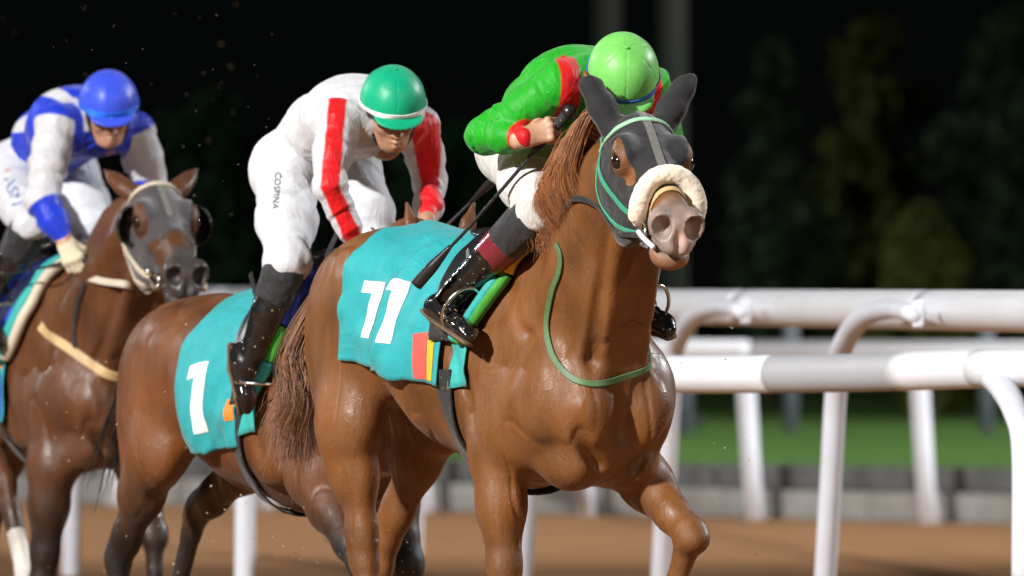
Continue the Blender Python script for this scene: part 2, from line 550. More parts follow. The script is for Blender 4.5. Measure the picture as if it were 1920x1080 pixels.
# ------------------------------------------------------------------ the ground
def sheet(name, pts, z, mat, **kw):
    me = np_mesh(name, [(x, y, z) for x, y in pts], [tuple(range(len(pts)))], False)
    return obj(name, me, mat, **kw)
WD = np.array([.617, -.787]); WN = np.array([.787, .617])        # along the far kerb, and away across it
W0 = np.array([1.57, 82.8]) + WN * .45
def wl(t, off): return tuple(W0 + WD * t + WN * off)
sheet('ground', [(-1500, -1500), (1500, -1500), (1500, 1500), (-1500, 1500)], -.03, M['turf'], kind='structure')
sheet('dirt_track', [wl(-160, 0), wl(-160, -220), wl(160, -220), wl(160, 0)], 0.0, M['dirt'], kind='structure')
sheet('turf_track', [wl(-160, .3), wl(160, .3), wl(160, 120), wl(-160, 120)], .33, M['turf'], kind='structure')

# low kerb wall of two courses between dirt and turf
kw = empty('kerb_wall', (*wl(0, 0), 0), label='low two course concrete kerb wall between the dirt track and the grass', cat='wall')
rzw = math.atan2(WD[1], WD[0])
kr = random.Random(3)
_mb = MB(); _mb.box((0, 0, 0), (1.48, .22, .19), bev=.012); kme = np_mesh('kerb_block', _mb.v, _mb.f, False)
_mb = MB(); _mb.box((0, 0, 0), (1.98, .2, .155), bev=.012); cme = np_mesh('coping_block', _mb.v, _mb.f, False)
kme.materials.append(M['concrete_light']); cme.materials.append(M['concrete_dark'])
for i in range(-16, 18):
    o = bpy.data.objects.new('kerb_block', kme); link(o, kw)
    o.location = (WD[0] * 1.5 * i, WD[1] * 1.5 * i, .093 + kr.uniform(-.004, .004)); o.rotation_euler = (0, 0, rzw + kr.uniform(-.006, .006))
for i in range(-12, 14):
    o = bpy.data.objects.new('coping_block', cme); link(o, kw)
    o.location = (WD[0] * 2 * i + WN[0] * .14, WD[1] * 2 * i + WN[1] * .14, .267 + kr.uniform(-.004, .004)); o.rotation_euler = (0, 0, rzw)

# ------------------------------------------------------------------ running rails
def px_point(px, s, z):
    d = FPX / s
    return np.array([(px - 960) / s, d, z])

def rail_path(stations):
    """stations (px, scale in picture pixels per metre, height) -> dense points"""
    return catmull([px_point(*q) for q in stations], 12)

def split_path(path, cuts):
    """cut a dense path where its picture x passes the given values"""
    xs = [960 + FPX * p[0] / p[1] for p in path]
    out = []; cur = []
    cuts = sorted(cuts); ci = 0
    for i, p in enumerate(path):
        while ci < len(cuts) and i > 0 and xs[i - 1] < cuts[ci] <= xs[i]:
            t = (cuts[ci] - xs[i - 1]) / (xs[i] - xs[i - 1]); q = path[i - 1] + (p - path[i - 1]) * t
            cur.append(q); out.append(cur); cur = [q]; ci += 1
        cur.append(p)
    out.append(cur)
    return [c for c in out if len(c) > 1]

def at_px(path, px):
    for i in range(1, len(path)):
        a = 960 + FPX * path[i - 1][0] / path[i - 1][1]; b = 960 + FPX * path[i][0] / path[i][1]
        if a < px <= b:
            t = (px - a) / (b - a); return path[i - 1] + (path[i] - path[i - 1]) * t
    return path[-1]

def gooseneck(p, base, r, side):
    """post rising from base and curving over to the rail at p"""
    p = np.array(p); base = np.array(base); v = p - base; h = np.array([v[0], v[1], 0])
    top = base + np.array([0, 0, p[2] - .20]) + h * .16
    return catmull([base + np.array([0, 0, -.06]), base + (top - base) * .5, top, base + h * .42 + np.array([0, 0, p[2] - .035]), base + h * .72 + np.array([0, 0, p[2] + .012]), p], 6)

# near rail
A_ST = [(-300, 330, 1.19), (100, 365, 1.19), (500, 425, 1.185), (900, 478, 1.18), (1230, 502, 1.178), (1570, 512, 1.188), (1920, 522, 1.213), (2300, 532, 1.215)]
A = rail_path(A_ST)
ra = empty('running_rail', tuple(at_px(A, 1500) * np.array([1, 1, 0])), label='nearest thick white plastic running rail with a grey joint sleeve', cat='rail')
def to_local(e, pts): return [np.array(q) - np.array(e.location) for q in pts]
secs = split_path(A, [-80, 300, 700, 1100, 1232, 1452, 1690, 1832, 2080])
for i, sct in enumerate(secs):
    mb = MB(); grey = i == 6
    r = {6: .0700, 7: .0708, 5: .0697}.get(i, .0695 + .0003 * (i % 2))
    pts = to_local(ra, sct)
    mb.tube(pts, r, 28)
    o = mb.build('rail_section', M['rail_grey'] if grey else M['rail'], ra, True)
    if grey: o['label'] = 'grey joint sleeve'
for px, basepx, bs in ((1872, 1921, 526), (480, 458, 415), (160, 133, 360), (2240, 2290, 536)):
    p = at_px(A, px); base = px_point(basepx, bs, 0.0)
    gn = gooseneck(p, base, .045, 1)
    if px == 1872:
        p = at_px(A, 1856) + np.array([0, .03, -.02]); h_ = (p - base) * np.array([1, 1, 0])
        gn = catmull([base - np.array([0, 0, .06]), base + np.array([0, 0, .5]), base + np.array([0, 0, p[2] - .27]), base + h_ * .22 + np.array([0, 0, p[2] - .14]), base + h_ * .58 + np.array([0, 0, p[2] - .055]), p], 7)
    mb = MB(); mb.tube(to_local(ra, gn), .047, 14)
    mb.build('post', M['post'], ra, True)

# second rail, a little further and higher
def sB(px): return 285 + .155 * (px - 510)
B = rail_path([(q, sB(q), 1.5 - 42 / 480 + (.0 if q > 900 else .0)) for q in (-350, -100, 200, 510, 850, 1230, 1600, 1920, 2300)])
rb = empty('running_rail', tuple(at_px(B, 1500) * np.array([1, 1, 0])), label='higher white running rail behind the near one, with slim leaning gooseneck posts', cat='rail')
for i, sct in enumerate(split_path(B, [0, 430, 800, 1100, 1400, 1742, 2050])):
    mb = MB(); pts = to_local(rb, sct)
    mb.tube(pts, .079 + .0002 * (i % 2), 24)
    mb.build('rail_section', M['rail'], rb, True)
for px in (1545, 1240, 985, 780):
    k = sB(px) / 457
    def gp_(dx, z, f=1.032): return px_point(px + dx * k, sB(px + dx * k) * f, z)
    base = gp_(-8, 0.0)
    path = catmull([base + np.array([0, 0, -.05]), gp_(10, .6), gp_(26, 1.16), gp_(44, 1.30), gp_(78, 1.388), gp_(125, 1.418), gp_(165, 1.405), gp_(182, 1.375, 1.026)], 7)
    mb = MB(); n_ = len(path); mb.tube(to_local(rb, path), [.045] * (n_ // 2) + list(np.linspace(.045, .030, n_ - n_ // 2)), 14)
    po = mb.build('post', M['post'], rb, True)
    mb = MB(); mb.box(np.array(to_local(rb, [gp_(182, 1.40, 1.027)])[0]), (.05, .05, .11), bev=.01); mb.build('bracket', M['post'], po)

# third rail along the kerb
rc = empty('running_rail', (*wl(0, -.45), 0), label='distant blurred white running rail along the kerb wall', cat='rail')
mb = MB(); 
for k in range(-8, 9):
    mb = MB(); mb.tube([(WD[0] * 4.4 * k, WD[1] * 4.4 * k, 1.1), (WD[0] * 4.4 * (k + .98), WD[1] * 4.4 * (k + .98), 1.1)], .062, 16)
    mb.build('rail_section', M['rail'], rc, True)
_mb = MB(); _mb.tube([(0, 0, 0), (-.03, .01, .45), (-.055, .02, .85), (-.06, .02, 1.04)], [.058, .058, .06, .062], 12)
pme = np_mesh('post', _mb.v, _mb.f, True); pme.materials.append(M['post'])
for k in range(-14, 15):
    o = bpy.data.objects.new('post', pme); link(o, rc); o.location = (WD[0] * 1.75 * k, WD[1] * 1.75 * k, 0)

# ------------------------------------------------------------------ hedge, trees, masts in the dark
def leaves(n, fn, size, seed):
    rg = np.random.default_rng(seed)
    c = fn(rg, n); sz = size * rg.uniform(.6, 1.4, len(c))
    u = rg.normal(size=(len(c), 3)); u /= np.linalg.norm(u, axis=1)[:, None]
    w = np.cross(u, rg.normal(size=(len(c), 3))); w /= np.linalg.norm(w, axis=1)[:, None]
    a = u * sz[:, None]; b = w * (sz * .6)[:, None]
    v = np.stack([c - a, c - b * .9, c + a, c + b * .9], 1).reshape(-1, 3)
    return v, np.arange(len(v)).reshape(-1, 4)

def crown_fn(h0, h1, r, lumps, seed, cone=False):
    rr = np.random.default_rng(seed + 50)
    zs = rr.uniform(h0, h1, lumps); an = rr.uniform(0, 6.28, lumps)
    t = (zs - h0) / (h1 - h0)
    prof = (1 - t) * .95 + .08 if cone else np.sin(np.clip(t * .8 + .2, 0, 1) * math.pi) ** .6
    rad = r * prof * rr.uniform(.25, .85, lumps)
    C = np.stack([rad * np.cos(an), rad * np.sin(an), zs], 1); lr = r * rr.uniform(.22, .42, lumps) * (.5 + .6 * prof)
    def fn(rg, n):
        k = rg.integers(0, lumps, n); d = rg.normal(size=(n, 3)); d /= np.linalg.norm(d, axis=1)[:, None]
        return C[k] + d * (lr[k] * rg.uniform(.55, 1.05, n))[:, None]
    return fn

def tree(px, D, h, r, mat, seed, label, cone=False, name='tree', group=None, z0=.33, n=3200, trunk=.2):
    e = empty(name, ((px - 960) * D / FPX, D, z0), label=label, cat='tree' if 'shrub' not in name else 'shrub', group=group)
    rg = random.Random(seed)
    mb = MB(); mb.tube([(0, 0, -.05), (.03, 0, h * trunk), (-.04, .03, h * .55), (.02, 0, h * .9)], [h * .025, h * .02, h * .012, .01], 8)
    for k in range(5):
        z = h * rg.uniform(trunk, .7); an = rg.uniform(0, 6.28); q = r * .7
        mb.tube([(0, 0, z), (q * .5 * math.cos(an), q * .5 * math.sin(an), z + h * .08), (q * math.cos(an), q * math.sin(an), z + h * .14)], [h * .01, h * .007, .006], 6)
    mb.build('trunk', M['bark'], e, True)
    v, f = leaves(n, crown_fn(h * trunk, h * .97, r, 34, seed, cone), .085 + .012 * h, seed)
    obj('crown', np_mesh('crown', v, f, False), mat, e)
    return e

TG = 'trees standing in the dark beyond the far rail'
tree(1450, 128, 3.6, .75, M['leaf_mid'], 1, 'slim dark green conical tree just right of the leading horse head', True, 'conifer_tree', TG)
tree(1640, 140, 4.1, .95, M['leaf_olive'], 2, 'tall olive tree with a brighter low crown, in the middle of the dark right side', False, 'tree', TG, trunk=.12)
tree(1730, 118, 1.9, .55, M['leaf_olive'], 3, 'short olive bush tree in front of the tall olive tree', False, 'tree', TG, trunk=.1)
tree(1905, 135, 4.2, 1.0, M['leaf_mid'], 4, 'dark tree cut off by the right edge of the picture', False, 'tree', TG, trunk=.14)
tree(390, 150, 3.4, 1.3, M['leaf_dark'], 5, 'very dark tree faintly seen between the blue and the white jockey', False, 'tree', TG, trunk=.12)
tree(880, 150, 3.0, 1.1, M['leaf_dark'], 6, 'very dark tree behind the back of the green jockey', False, 'tree', TG, trunk=.12)
hr = random.Random(8)
k = 0
for t in np.arange(-9, 9, 1.05):
    x, y = wl(t, 15.2 + hr.uniform(-.2, .2)); px = 960 + FPX * x / y
    k += 1
    tree(px, y, 1.35 * hr.uniform(.85, 1.12), .62, M['leaf_dark'], 100 + k, 'dark green hedge shrub in the row across the grass', False, 'hedge_shrub', 'shrubs of the dark hedge across the grass', n=900, trunk=.08)
for px, D, lab in ((1140, 112, 'left of the two dim grey masts rising into the night behind the green cap'), (1262, 108, 'right and paler of the two dim grey masts rising into the night sky')):
    e = empty('lamp_mast', ((px - 960) * D / FPX, D, .33), label=lab, cat='mast', group='dim grey masts behind the hedge')
    mb = MB(); mb.tube([(0, 0, 0), (0, 0, 6), (0, 0, 14)], [.13, .12, .09], 12); mb.build('pole', M['steel'], e, True)
    mb = MB(); mb.box((0, 0, .05), (.5, .5, .12), bev=.02); mb.build('base_plate', M['steel'], e)
for px, D in ((1285, 103), (1483, 104), (1850, 102.5)):
    e = empty('fence_post', ((px - 960) * D / FPX, D, .33), label='dim grey post between the hedge and the far rail', cat='post', group='dim posts before the hedge')
    mb = MB(); mb.tube([(0, 0, 0), (0, 0, .7), (0, 0, 1.0)], .06, 8); mb.build('pole', M['post_dim'], e, True)
    mb = MB(); mb.ball((0, 0, 1.0), .075, 8, 6); mb.build('cap', M['post_dim'], e, True)
e = empty('course_marker', ((620 - 960) * 76 / FPX, 76, 0), label='blurred white round marker disc seen over the rail beside the red sleeve', cat='marker')
mb = MB(); mb.tube([(0, 0, 0), (0, 0, 1.5)], .02, 8); mb.build('stake', M['steel'], e, True)
mb = MB(); mb.tube([(0, -.015, 1.59), (0, .015, 1.59)], .115, 24); mb.build('disc', plain_mat('marker_white', (.3, .31, .29), .6), e)

# ------------------------------------------------------------------ floodlight masts round the track (they light the race)
def floodlight(loc, aim, watts, col, label, size=1.2, spread=28):
    e = empty('floodlight_mast', (loc[0], loc[1], 0), label=label, cat='floodlight', group='floodlight masts round the track')
    h = loc[2]
    mb = MB(); mb.tube([(0, 0, 0), (0, 0, h * .5), (0, 0, h)], [.35, .27, .18], 14); mb.build('pole', M['steel'], e, True)
    d = Vector(aim) - Vector(loc); d.normalize()
    q = d.to_track_quat('-Z', 'Y'); m3 = q.to_matrix()
    for r_ in range(2):
        mb = MB(); c = m3 @ Vector((0, .45 - .9 * r_, .35)) + Vector((0, 0, h))
        mb.box(c, (3.2, .12, .12), M=m3); mb.build('crossbar', M['steel'], e)
        for k in range(4):
            c = m3 @ Vector((-1.2 + .8 * k, .45 - .9 * r_, .12)) + Vector((0, 0, h))
            mb = MB(); mb.box(c, (.6, .6, .22), bev=.05, M=m3); o = mb.build('lamp_head', M['steel'], e)
            mb = MB(); mb.box(c + m3 @ Vector((0, 0, -.125)), (.52, .52, .03), bev=.005, M=m3); mb.build('lamp_glass', M['lamp_glass'], o)
    ld = bpy.data.lights.new('flood_light', 'SPOT'); ld.energy = watts; ld.color = col
    ld.spot_size = R(spread); ld.spot_blend = .5; ld.shadow_soft_size = size
    lo = bpy.data.objects.new('flood_light', ld); link(lo, e)
    lo.location = m3 @ Vector((0, 0, -.9)) + Vector((0, 0, h)); lo.rotation_euler = q.to_euler()
    return e
floodlight((-34, 6, 27), (-1, 44, .8), 242000, (1, .985, .965), 'floodlight mast on the near left of the track', 1.0, 60)
floodlight((30, -6, 24), (0, 44, .8), 27000, (1, .98, .96), 'floodlight mast on the near right of the track', 1.4, 60)
floodlight((46, 74, 27), (3, 89, 0), 200000, (.97, .98, 1), 'floodlight mast beside the grass on the far right', 1.2, 50)
floodlight((44, 66, 27), (0, 44, 1), 95000, (.93, .96, 1), 'floodlight mast on the right of the track behind the horses', 1.2, 50)
floodlight((-55, 92, 27), (1, 85, .8), 40000, (.93, .96, 1), 'floodlight mast on the far left of the track', 1.2, 130)

# ------------------------------------------------------------------ horses
class Head:
    """axes of a horse's head: x from poll to nose, y to its left, z out of the forehead"""
    def __init__(s, P, nose, left, scale=1.0):
        n = np.array(nose, float); n /= np.linalg.norm(n)
        u = np.array(left, float); u = u - n * (u @ n); u /= np.linalg.norm(u)
        s.P = np.array(P, float); s.n = n; s.u = u; s.w = np.cross(n, u); s.k = scale
        if s.w[2] < 0 and abs(s.w[2]) > .2: pass
    def __call__(s, x, y, z): return s.P + s.k * (x * s.n + y * s.u + z * s.w)
    def v(s, x, y, z): return x * s.n + y * s.u + z * s.w
    def inv(s, p):
        q = (np.asarray(p) - s.P) / s.k
        return np.stack([q @ s.n, q @ s.u, q @ s.w], -1)

def head_solids(f, H, grow=0.0, holes=True, ears=True, ear_dirs=None, ear_len=1.0):
    k = H.k; ax = (H.n, H.u); g = grow
    f.ell(H(.09, 0, -.10), (.14 * k, .083 * k, .10 * k), .04, ax, grow=g)
    f.ell(H(.17, 0, -.075), (.13 * k, .086 * k, .066 * k), .03, ax, grow=g)
    for y in (-1, 1):
        f.ell(H(.195, y * .072, -.036), (.058 * k, .032 * k, .036 * k), .03, ax, grow=g)     # brow
        f.ell(H(.13, y * .07, -.15), (.10 * k, .038 * k, .09 * k), .03, ax, grow=g)
        f.ell(H(.20, y * .052, -.19), (.125 * k, .034 * k, .10 * k), .03, ax, grow=g)         # jowl
        f.seg(H(.24, y * .068, -.115), H(.36, y * .046, -.088), .018 * k, .008 * k, .025, grow=g)   # cheek ridge
    f.seg(H(.15, 0, -.085), H(.47, 0, -.066), (.062 * k, .07 * k), (.040 * k, .046 * k), .03, H.u, grow=g)
    f.seg(H(.22, 0, -.15), H(.45, 0, -.108), (.068 * k, .085 * k), (.040 * k, .055 * k), .03, H.u, grow=g)
    f.seg(H(.24, 0, -.225), H(.50, 0, -.150), (.05 * k, .05 * k), (.032 * k, .032 * k), .03, H.u, grow=g)
    f.ell(H(.515, 0, -.088), (.075 * k, .055 * k, .060 * k), .03, ax, grow=g)
    for y in (-1, 1):
        f.ell(H(.545, y * .043, -.070), (.050 * k, .031 * k, .043 * k), .018, ax, grow=g)     # nostril wing
    f.ell(H(.565, 0, -.118), (.042 * k, .047 * k, .032 * k), .02, ax, grow=g)                 # upper lip
    f.ell(H(.525, 0, -.176), (.045 * k, .049 * k, .028 * k), .022, ax, grow=g)                # lower lip
    f.ell(H(.495, 0, -.182), (.05 * k, .040 * k, .036 * k), .025, ax, grow=g)                  # chin
    f.ell(H(.505, 0, -.152), (.05 * k, .046 * k, .04 * k), .03, ax, grow=g)
    if holes:
        for y in (-1, 1):
            f.ell(H(.583, y * .050, -.066), (.045 * k, .0265 * k, .033 * k), .008, (H.v(.75, y * .55, .2), H.v(-.5, y * .8, 0)), 's')
            f.ell(H(.212, y * .080, -.058), (.042 * k, .028 * k, .036 * k), .02, ax)
            f.ell(H(.222, y * .104, -.054), (.026 * k, .026 * k, .018 * k), .008, (H.v(.9, y * -.45, 0), H.v(y * .45, .9, 0)), 's')
            f.ell(H(.545, y * .044, -.148), (.055 * k, .03 * k, .0045 * k), .01, ax, 's')
        f.ell(H(.585, 0, -.147), (.05 * k, .06 * k, .006 * k), .012, ax, 's')
        f.ell(H(.60, 0, -.085), (.02 * k, .008 * k, .04 * k), .02, ax, 's')
        f.ell(H(.36, .085, -.14), (.09 * k, .022 * k, .03 * k), .04, ax, 's'); f.ell(H(.36, -.085, -.14), (.09 * k, .022 * k, .03 * k), .04, ax, 's')
    if ears:
        for i, y in enumerate((-1, 1)):
            e = ear_dirs[i] / np.linalg.norm(ear_dirs[i]); b = H(.0, y * .064, -.065)
            out = H.u * y
            f.chain([b, b + e * .06 * k * ear_len, b + e * .12 * k * ear_len, b + e * .19 * k * ear_len], [(.028 * k, .031 * k), (.024 * k, .032 * k), (.018 * k, .024 * k), (.006, .008)], .02, np.cross(e, H.u), grow=g)
            if grow == 0:
                fr = np.cross(e, np.cross(H.w + .6 * H.n, e)); fr /= np.linalg.norm(fr)
                f.seg(b + e * .06 * k + fr * (.036 * k + g), b + e * .15 * k + fr * (.026 * k + g), (.014 * k, .012 * k), (.007 * k, .006 * k), .012, None, 's')

def body_solids(f, sp, legs=True):
    Y = (0, 1, 0); H = sp['head']
    dz = sp.get('dz', lambda a: 0.0)
    def p(a, l, z): return (a, l, z + dz(a))
    # trunk
    f.chain([p(.12, 0, 1.24), p(-.12, 0, 1.25), p(-.45, 0, 1.31), p(-.82, 0, 1.41), p(-1.0, 0, 1.43)],
            [(.20, .29), (.245, .355), (.285, .315), (.235, .235), (.225, .235)], .10, Y)
    f.seg(p(.04, 0, 1.50), p(-.32, 0, 1.48), (.07, .145), (.09, .13), .10, Y)                  # withers
    f.seg(p(-.55, 0, 1.5), p(-.95, 0, 1.54), (.12, .12), (.11, .14), .10, Y)                   # loin and croup
    for s in (-1, 1):
        f.ell(p(-.92, s * .12, 1.52), (.24, .12, .14), .08)
        f.ell(p(-1.12, s * .125, 1.38), (.16, .105, .22), .08)
        # shoulder blade, arm, triceps, breast
        f.ell(p(.10, s * .145, 1.33), (.13, .07, .26), .09, ((.95, 0, .3), Y))
        f.ell(p(.26, s * .165, 1.17), (.13, .095, .16), .06)
        f.ell(p(-.03, s * .195, 1.13), (.17, .075, .17), .05, ((.9, 0, -.4), Y))
        f.ell(p(.34, s * .105, 1.12), (.125, .105, .155), .035)                                # breast
        f.ell(p(.27, s * .10, .97), (.13, .09, .10), .03)
    f.ell(p(.15, 0, 1.0), (.25, .15, .12), .06)
    f.seg(p(.475, 0, 1.24), p(.42, 0, .98), .018, .024, .03, op='s')
    for s in (-1, 1):                                                                           # furrows between the muscles
        f.seg(p(.46, s * .225, 1.12), p(.37, s * .07, .95), .012, .014, .05, op='s')
        f.seg(p(.24, s * .255, 1.34), p(.13, s * .285, 1.06), .013, .012, .05, op='s')
        f.seg(p(-.16, s * .265, 1.30), p(-.01, s * .285, 1.03), .012, .012, .05, op='s')
        f.seg(p(-.98, s * .265, 1.50), p(-1.03, s * .275, 1.12), .012, .014, .05, op='s')
        f.seg(p(-1.14, s * .225, 1.42), p(-1.12, s * .245, 1.08), .010, .014, .05, op='s')
        f.seg(p(.02, s * .155, 1.56), p(.20, s * .205, 1.36), .012, .012, .05, op='s')                           # groove of the breast
    # neck
    nk = sp['neck']
    f.chain([q for q, _ in nk], [r for _, r in nk], .09, sp.get('neck_side', Y))
    for s in (-1, 1):                                                                           # throat cords
        a = np.array(nk[-1][0]) ; b = np.array(nk[0][0])
        sd = np.array(sp.get('neck_side', Y), float) * s
        dn = np.cross(np.array(sp.get('neck_side', Y), float), (a - b) / np.linalg.norm(a - b))
        if dn[2] > 0: dn = -dn
        f.seg(a + sd * .05 + dn * .09, b + sd * .09 + dn * .20 + np.array([.05, 0, 0]), .03, .05, .05)
        f.seg(a + sd * .075, np.array(p(.2, s * .15, 1.42)), .04, .055, .05)
        f.seg(a + sd * .082 + dn * .055, np.array(p(.43, s * .12, 1.28)), .006, .012, .06, op='s')
    # legs
    if legs:
        for side, s in (('R', -1), ('L', 1)):
            g = sp['fore' + side]; E, K, F, T = [np.array(q, float) for q in g]
            sh = np.array(p(.16, s * .165, 1.12))
            f.seg(sh, E, (.10, .15), (.085, .105), .07, Y)
            d = (K - E)
            f.chain([E, E + d * .35, E + d * .75, K], [(.085, .105), (.070, .088), (.050, .055), (.050, .052)], .035, Y)
            f.ell(E + d * .3 + np.array([.03, s * .03, 0]), (.05, .05, .14), .03, (np.cross(Y, d), Y))
            f.ell(K, (.050, .052, .060), .02); 
            kd = d / np.linalg.norm(d); f.ell(K + kd * .03, (.043, .047, .04), .015)
            c = (F - K); f.chain([K + c * .1, K + c * .5, F - c * .08, F], [(.040, .044), (.027, .034), (.030, .036), (.040, .043)], .02, Y)
            f.ell(F, (.041, .041, .044), .015)
            hoof(f, F, T)
            g = sp['hind' + side]; St, Hk, F, T = [np.array(q, float) for q in g]
            hip = np.array(p(-.98, s * .13, 1.40))
            f.seg(hip, St, (.11, .21), (.095, .15), .09, Y)
            but = np.array(p(-1.15, s * .125, 1.28))
            f.seg(but, St + (Hk - St) * .42 + np.array([-.05, 0, .02]), (.085, .13), (.052, .07), .07, Y)   # back of the thigh
            d = Hk - St
            f.chain([St, St + d * .4, St + d * .8, Hk], [(.086, .118), (.059, .084), (.040, .056), (.043, .057)], .05, Y)
            dn = d / np.linalg.norm(d); bk = np.cross(Y, dn)
            if bk[0] > 0: bk = -bk
            f.ell(Hk + bk * .03 - dn * .03, (.03, .034, .055), .02, (bk, Y))
            f.seg(St + d * .45 + bk * .065, Hk + bk * .055 - dn * .03, .02, .016, .025)           # tendon
            c = F - Hk; f.chain([Hk, Hk + c * .25, F - c * .1, F], [(.043, .05), (.033, .040), (.032, .037), (.040, .043)], .02, Y)
            f.ell(F, (.041, .041, .045), .015)
            hoof(f, F, T)

def hoof(f, F, T):
    Y = (0, 1, 0); d = T - F; f.seg(F, F + d * .5, (.036, .034), (.038, .038), .015, Y)
    f.seg(F + d * .55, T, (.042, .044), (.056, .062), .008, Y)

def make_horse(fr, sp, label, name='racehorse', h=.007, gloss=.42):
    e = empty(name, tuple(fr.O), fr.rz, label=label, cat='horse')
    f = Field(sp['lo'], sp['hi'], h)
    body_solids(f, sp)
    head_solids(f, sp['head'], ear_dirs=sp['ears'], ears=True, ear_len=sp.get('ear_len', 1.0))
    for fn in sp.get('extra', []): fn(f)
    v, q = f.mesh(); v = relax(v, q, 2, .45)
    n = vnormals(v, q)
    # fine relief: folds and sinews that follow the body
    am = fbm(v * np.array([5, 5, 3.0]), 3, sp.get('seed', 1)) * .005
    rd = np.abs(vnoise(v * np.array([7, 7, 2.6]) + 2.2 * fbm(v * 2.0, 2, 9)[:, None], 5)); am -= np.clip(.16 - rd, 0, 1) * .032 * (v[:, 0] < .52) * (v[:, 2] > .7)
    hx = sp['head'].inv(v); onhead = (hx[:, 0] > -.05) & (np.abs(hx[:, 1]) < .2) & (hx[:, 2] > -.3) & (hx[:, 2] < .1)
    am[onhead] *= .25
    v = v + n * am[:, None]
    me = np_mesh('body', v, q, True)
    # pigment of the hair
    base = np.array(sp['coat'][0]); dark = np.array(sp['coat'][1]); muz = np.array(sp['coat'][2]); pink = np.array(sp['coat'][3])
    t = np.clip(.5 + .9 * fbm(v * 2.2, 3, 3), 0, 1)[:, None]
    col = base * (1 - .35 * t) + base * np.array([1.25, 1.2, 1.1]) * .35 * t
    low = np.clip((sp.get('dark_from', .75) - v[:, 2]) / .3, 0, 1)[:, None] * sp.get('dark_legs', .4)
    col = col * (1 - low) + dark * low
    mz = np.clip((hx[:, 0] - sp.get('muz_from', .455) + .03 * fbm(v * 30, 2, 4)) / .05, 0, 1) * onhead
    col = col * (1 - mz[:, None]) + muz * mz[:, None]
    lip = np.clip((-.152 - hx[:, 2]) / .015, 0, 1) * mz * sp.get('lip', 0)
    col = col * (1 - lip[:, None]) + base * 1.5 * lip[:, None]
    pk = np.clip(1 - np.hypot(hx[:, 1] - .012, (hx[:, 2] + .09) * .55) / .034 + .5 * fbm(v * 40, 2, 6), 0, 1) * (hx[:, 0] > .52) * onhead * sp.get('pink', 0)
    col = col * (1 - pk[:, None]) + pink * pk[:, None]
    ey = np.clip(1.25 - np.hypot((hx[:, 0] - .218) / .045, (hx[:, 2] + .056) / .04), 0, 1) * onhead * .7
    col = col * (1 - ey[:, None]) + np.array([.05, .035, .028]) * ey[:, None]
    for k in (-1, 1):
        c = sp['head'](.583, k * .050, -.066); dd = np.linalg.norm(v - c, axis=1)
        m = np.clip((.032 - dd) / .012, 0, 1)[:, None] * onhead[:, None]; col = col * (1 - m) + np.array([.035, .02, .016]) * m
    for key in ('foreR', 'foreL', 'hindR', 'hindL'):
        T = np.array(sp[key][3]); F = np.array(sp[key][2]); ax = (T - F) / np.linalg.norm(T - F)
        q_ = v - (F + (T - F) * .5); m = ((q_ @ ax > 0) & (np.linalg.norm(v - T, axis=1) < .13))[:, None]
        col = np.where(m, np.array([.05, .042, .035]), col)
        if key in sp.get('socks', ()):
            K = np.array(sp[key][1]); m = ((v - (K + (F - K) * .45)) @ ((F - K) / np.linalg.norm(F - K)) > 0) & (np.linalg.norm(v - F, axis=1) < .2) & ~m[:, 0]
            col = np.where(m[:, None], np.array([.5, .46, .42]), col)
    set_color(me, 'Col', col)
    body = obj('body', me, coat_mat('horse_coat', gloss, sp.get('fleck', 0)), e)
    bvh = BVHTree.FromPolygons([tuple(x) for x in v.tolist()], q.tolist())
    H = sp['head']
    for k in (-1, 1):
        mb = MB(); mb.ball((0, 0, 0), .0235 * H.k, 18, 12)
        c = H(.218, k * .087, -.056)
        eye = mb.build('eye', plain_mat('horse_eye', (.012, .008, .006), .06, bs=0, var=0, spec=.8), e, True, loc=tuple(c))
    return e, bvh, f

def head_from_px(fr, poll, nose, depth_fwd, left_w, scale=1.0):
    """poll point local, nose direction in world axes"""
    return Head(poll, fr.vec(nose), fr.vec(left_w), scale)

# ---- leading horse
F1 = Frame(1040, 40.0, 30)
P1 = F1.at(1199, 199, -.125)
H1 = Head(P1, F1.vec((.18, -.87, -.45)), F1.vec((.965, .26, .0)), 1.18)
SP1 = dict(
    lo=(-1.75, -.55, -.05), hi=(1.5, .55, 2.35), head=H1,
    ears=[F1.vec((-.40, .12, .80)), F1.vec((.45, .2, .80))],
    neck=[((.16, -.01, 1.34), (.152, .29)), ((.345, -.07, 1.55), (.106, .21)), ((.54, -.115, 1.78), (.086, .150)), (tuple(H1(.03, 0, -.15)), (.074, .125))],
    foreR=[(-.01, -.195, .98), (.04, -.20, .52), (.09, -.20, .2), (.16, -.20, .04)],
    foreL=[(.13, .165, .985), (.50, .195, .735), (.36, .185, .46), (.24, .18, .40)],
    hindR=[(-.96, -.195, 1.09), (-.93, -.16, .63), (-.80, -.15, .22), (-.72, -.15, .04)],
    hindL=[(-1.02, .175, 1.12), (-1.36, .165, .70), (-1.47, .16, .32), (-1.44, .16, .16)],
    coat=[(.146, .055, .014), (.060, .025, .011), (.24, .18, .15), (.52, .33, .27)],
    ear_len=.86, fleck=.05, dark_legs=.25, lip=.8, pink=.9, seed=1, muz_from=.47)
horse1, bvh1, fld1 = make_horse(F1, SP1, 'chestnut racehorse in front with black hood, sheepskin noseband and teal cloth number 11', h=.0065)

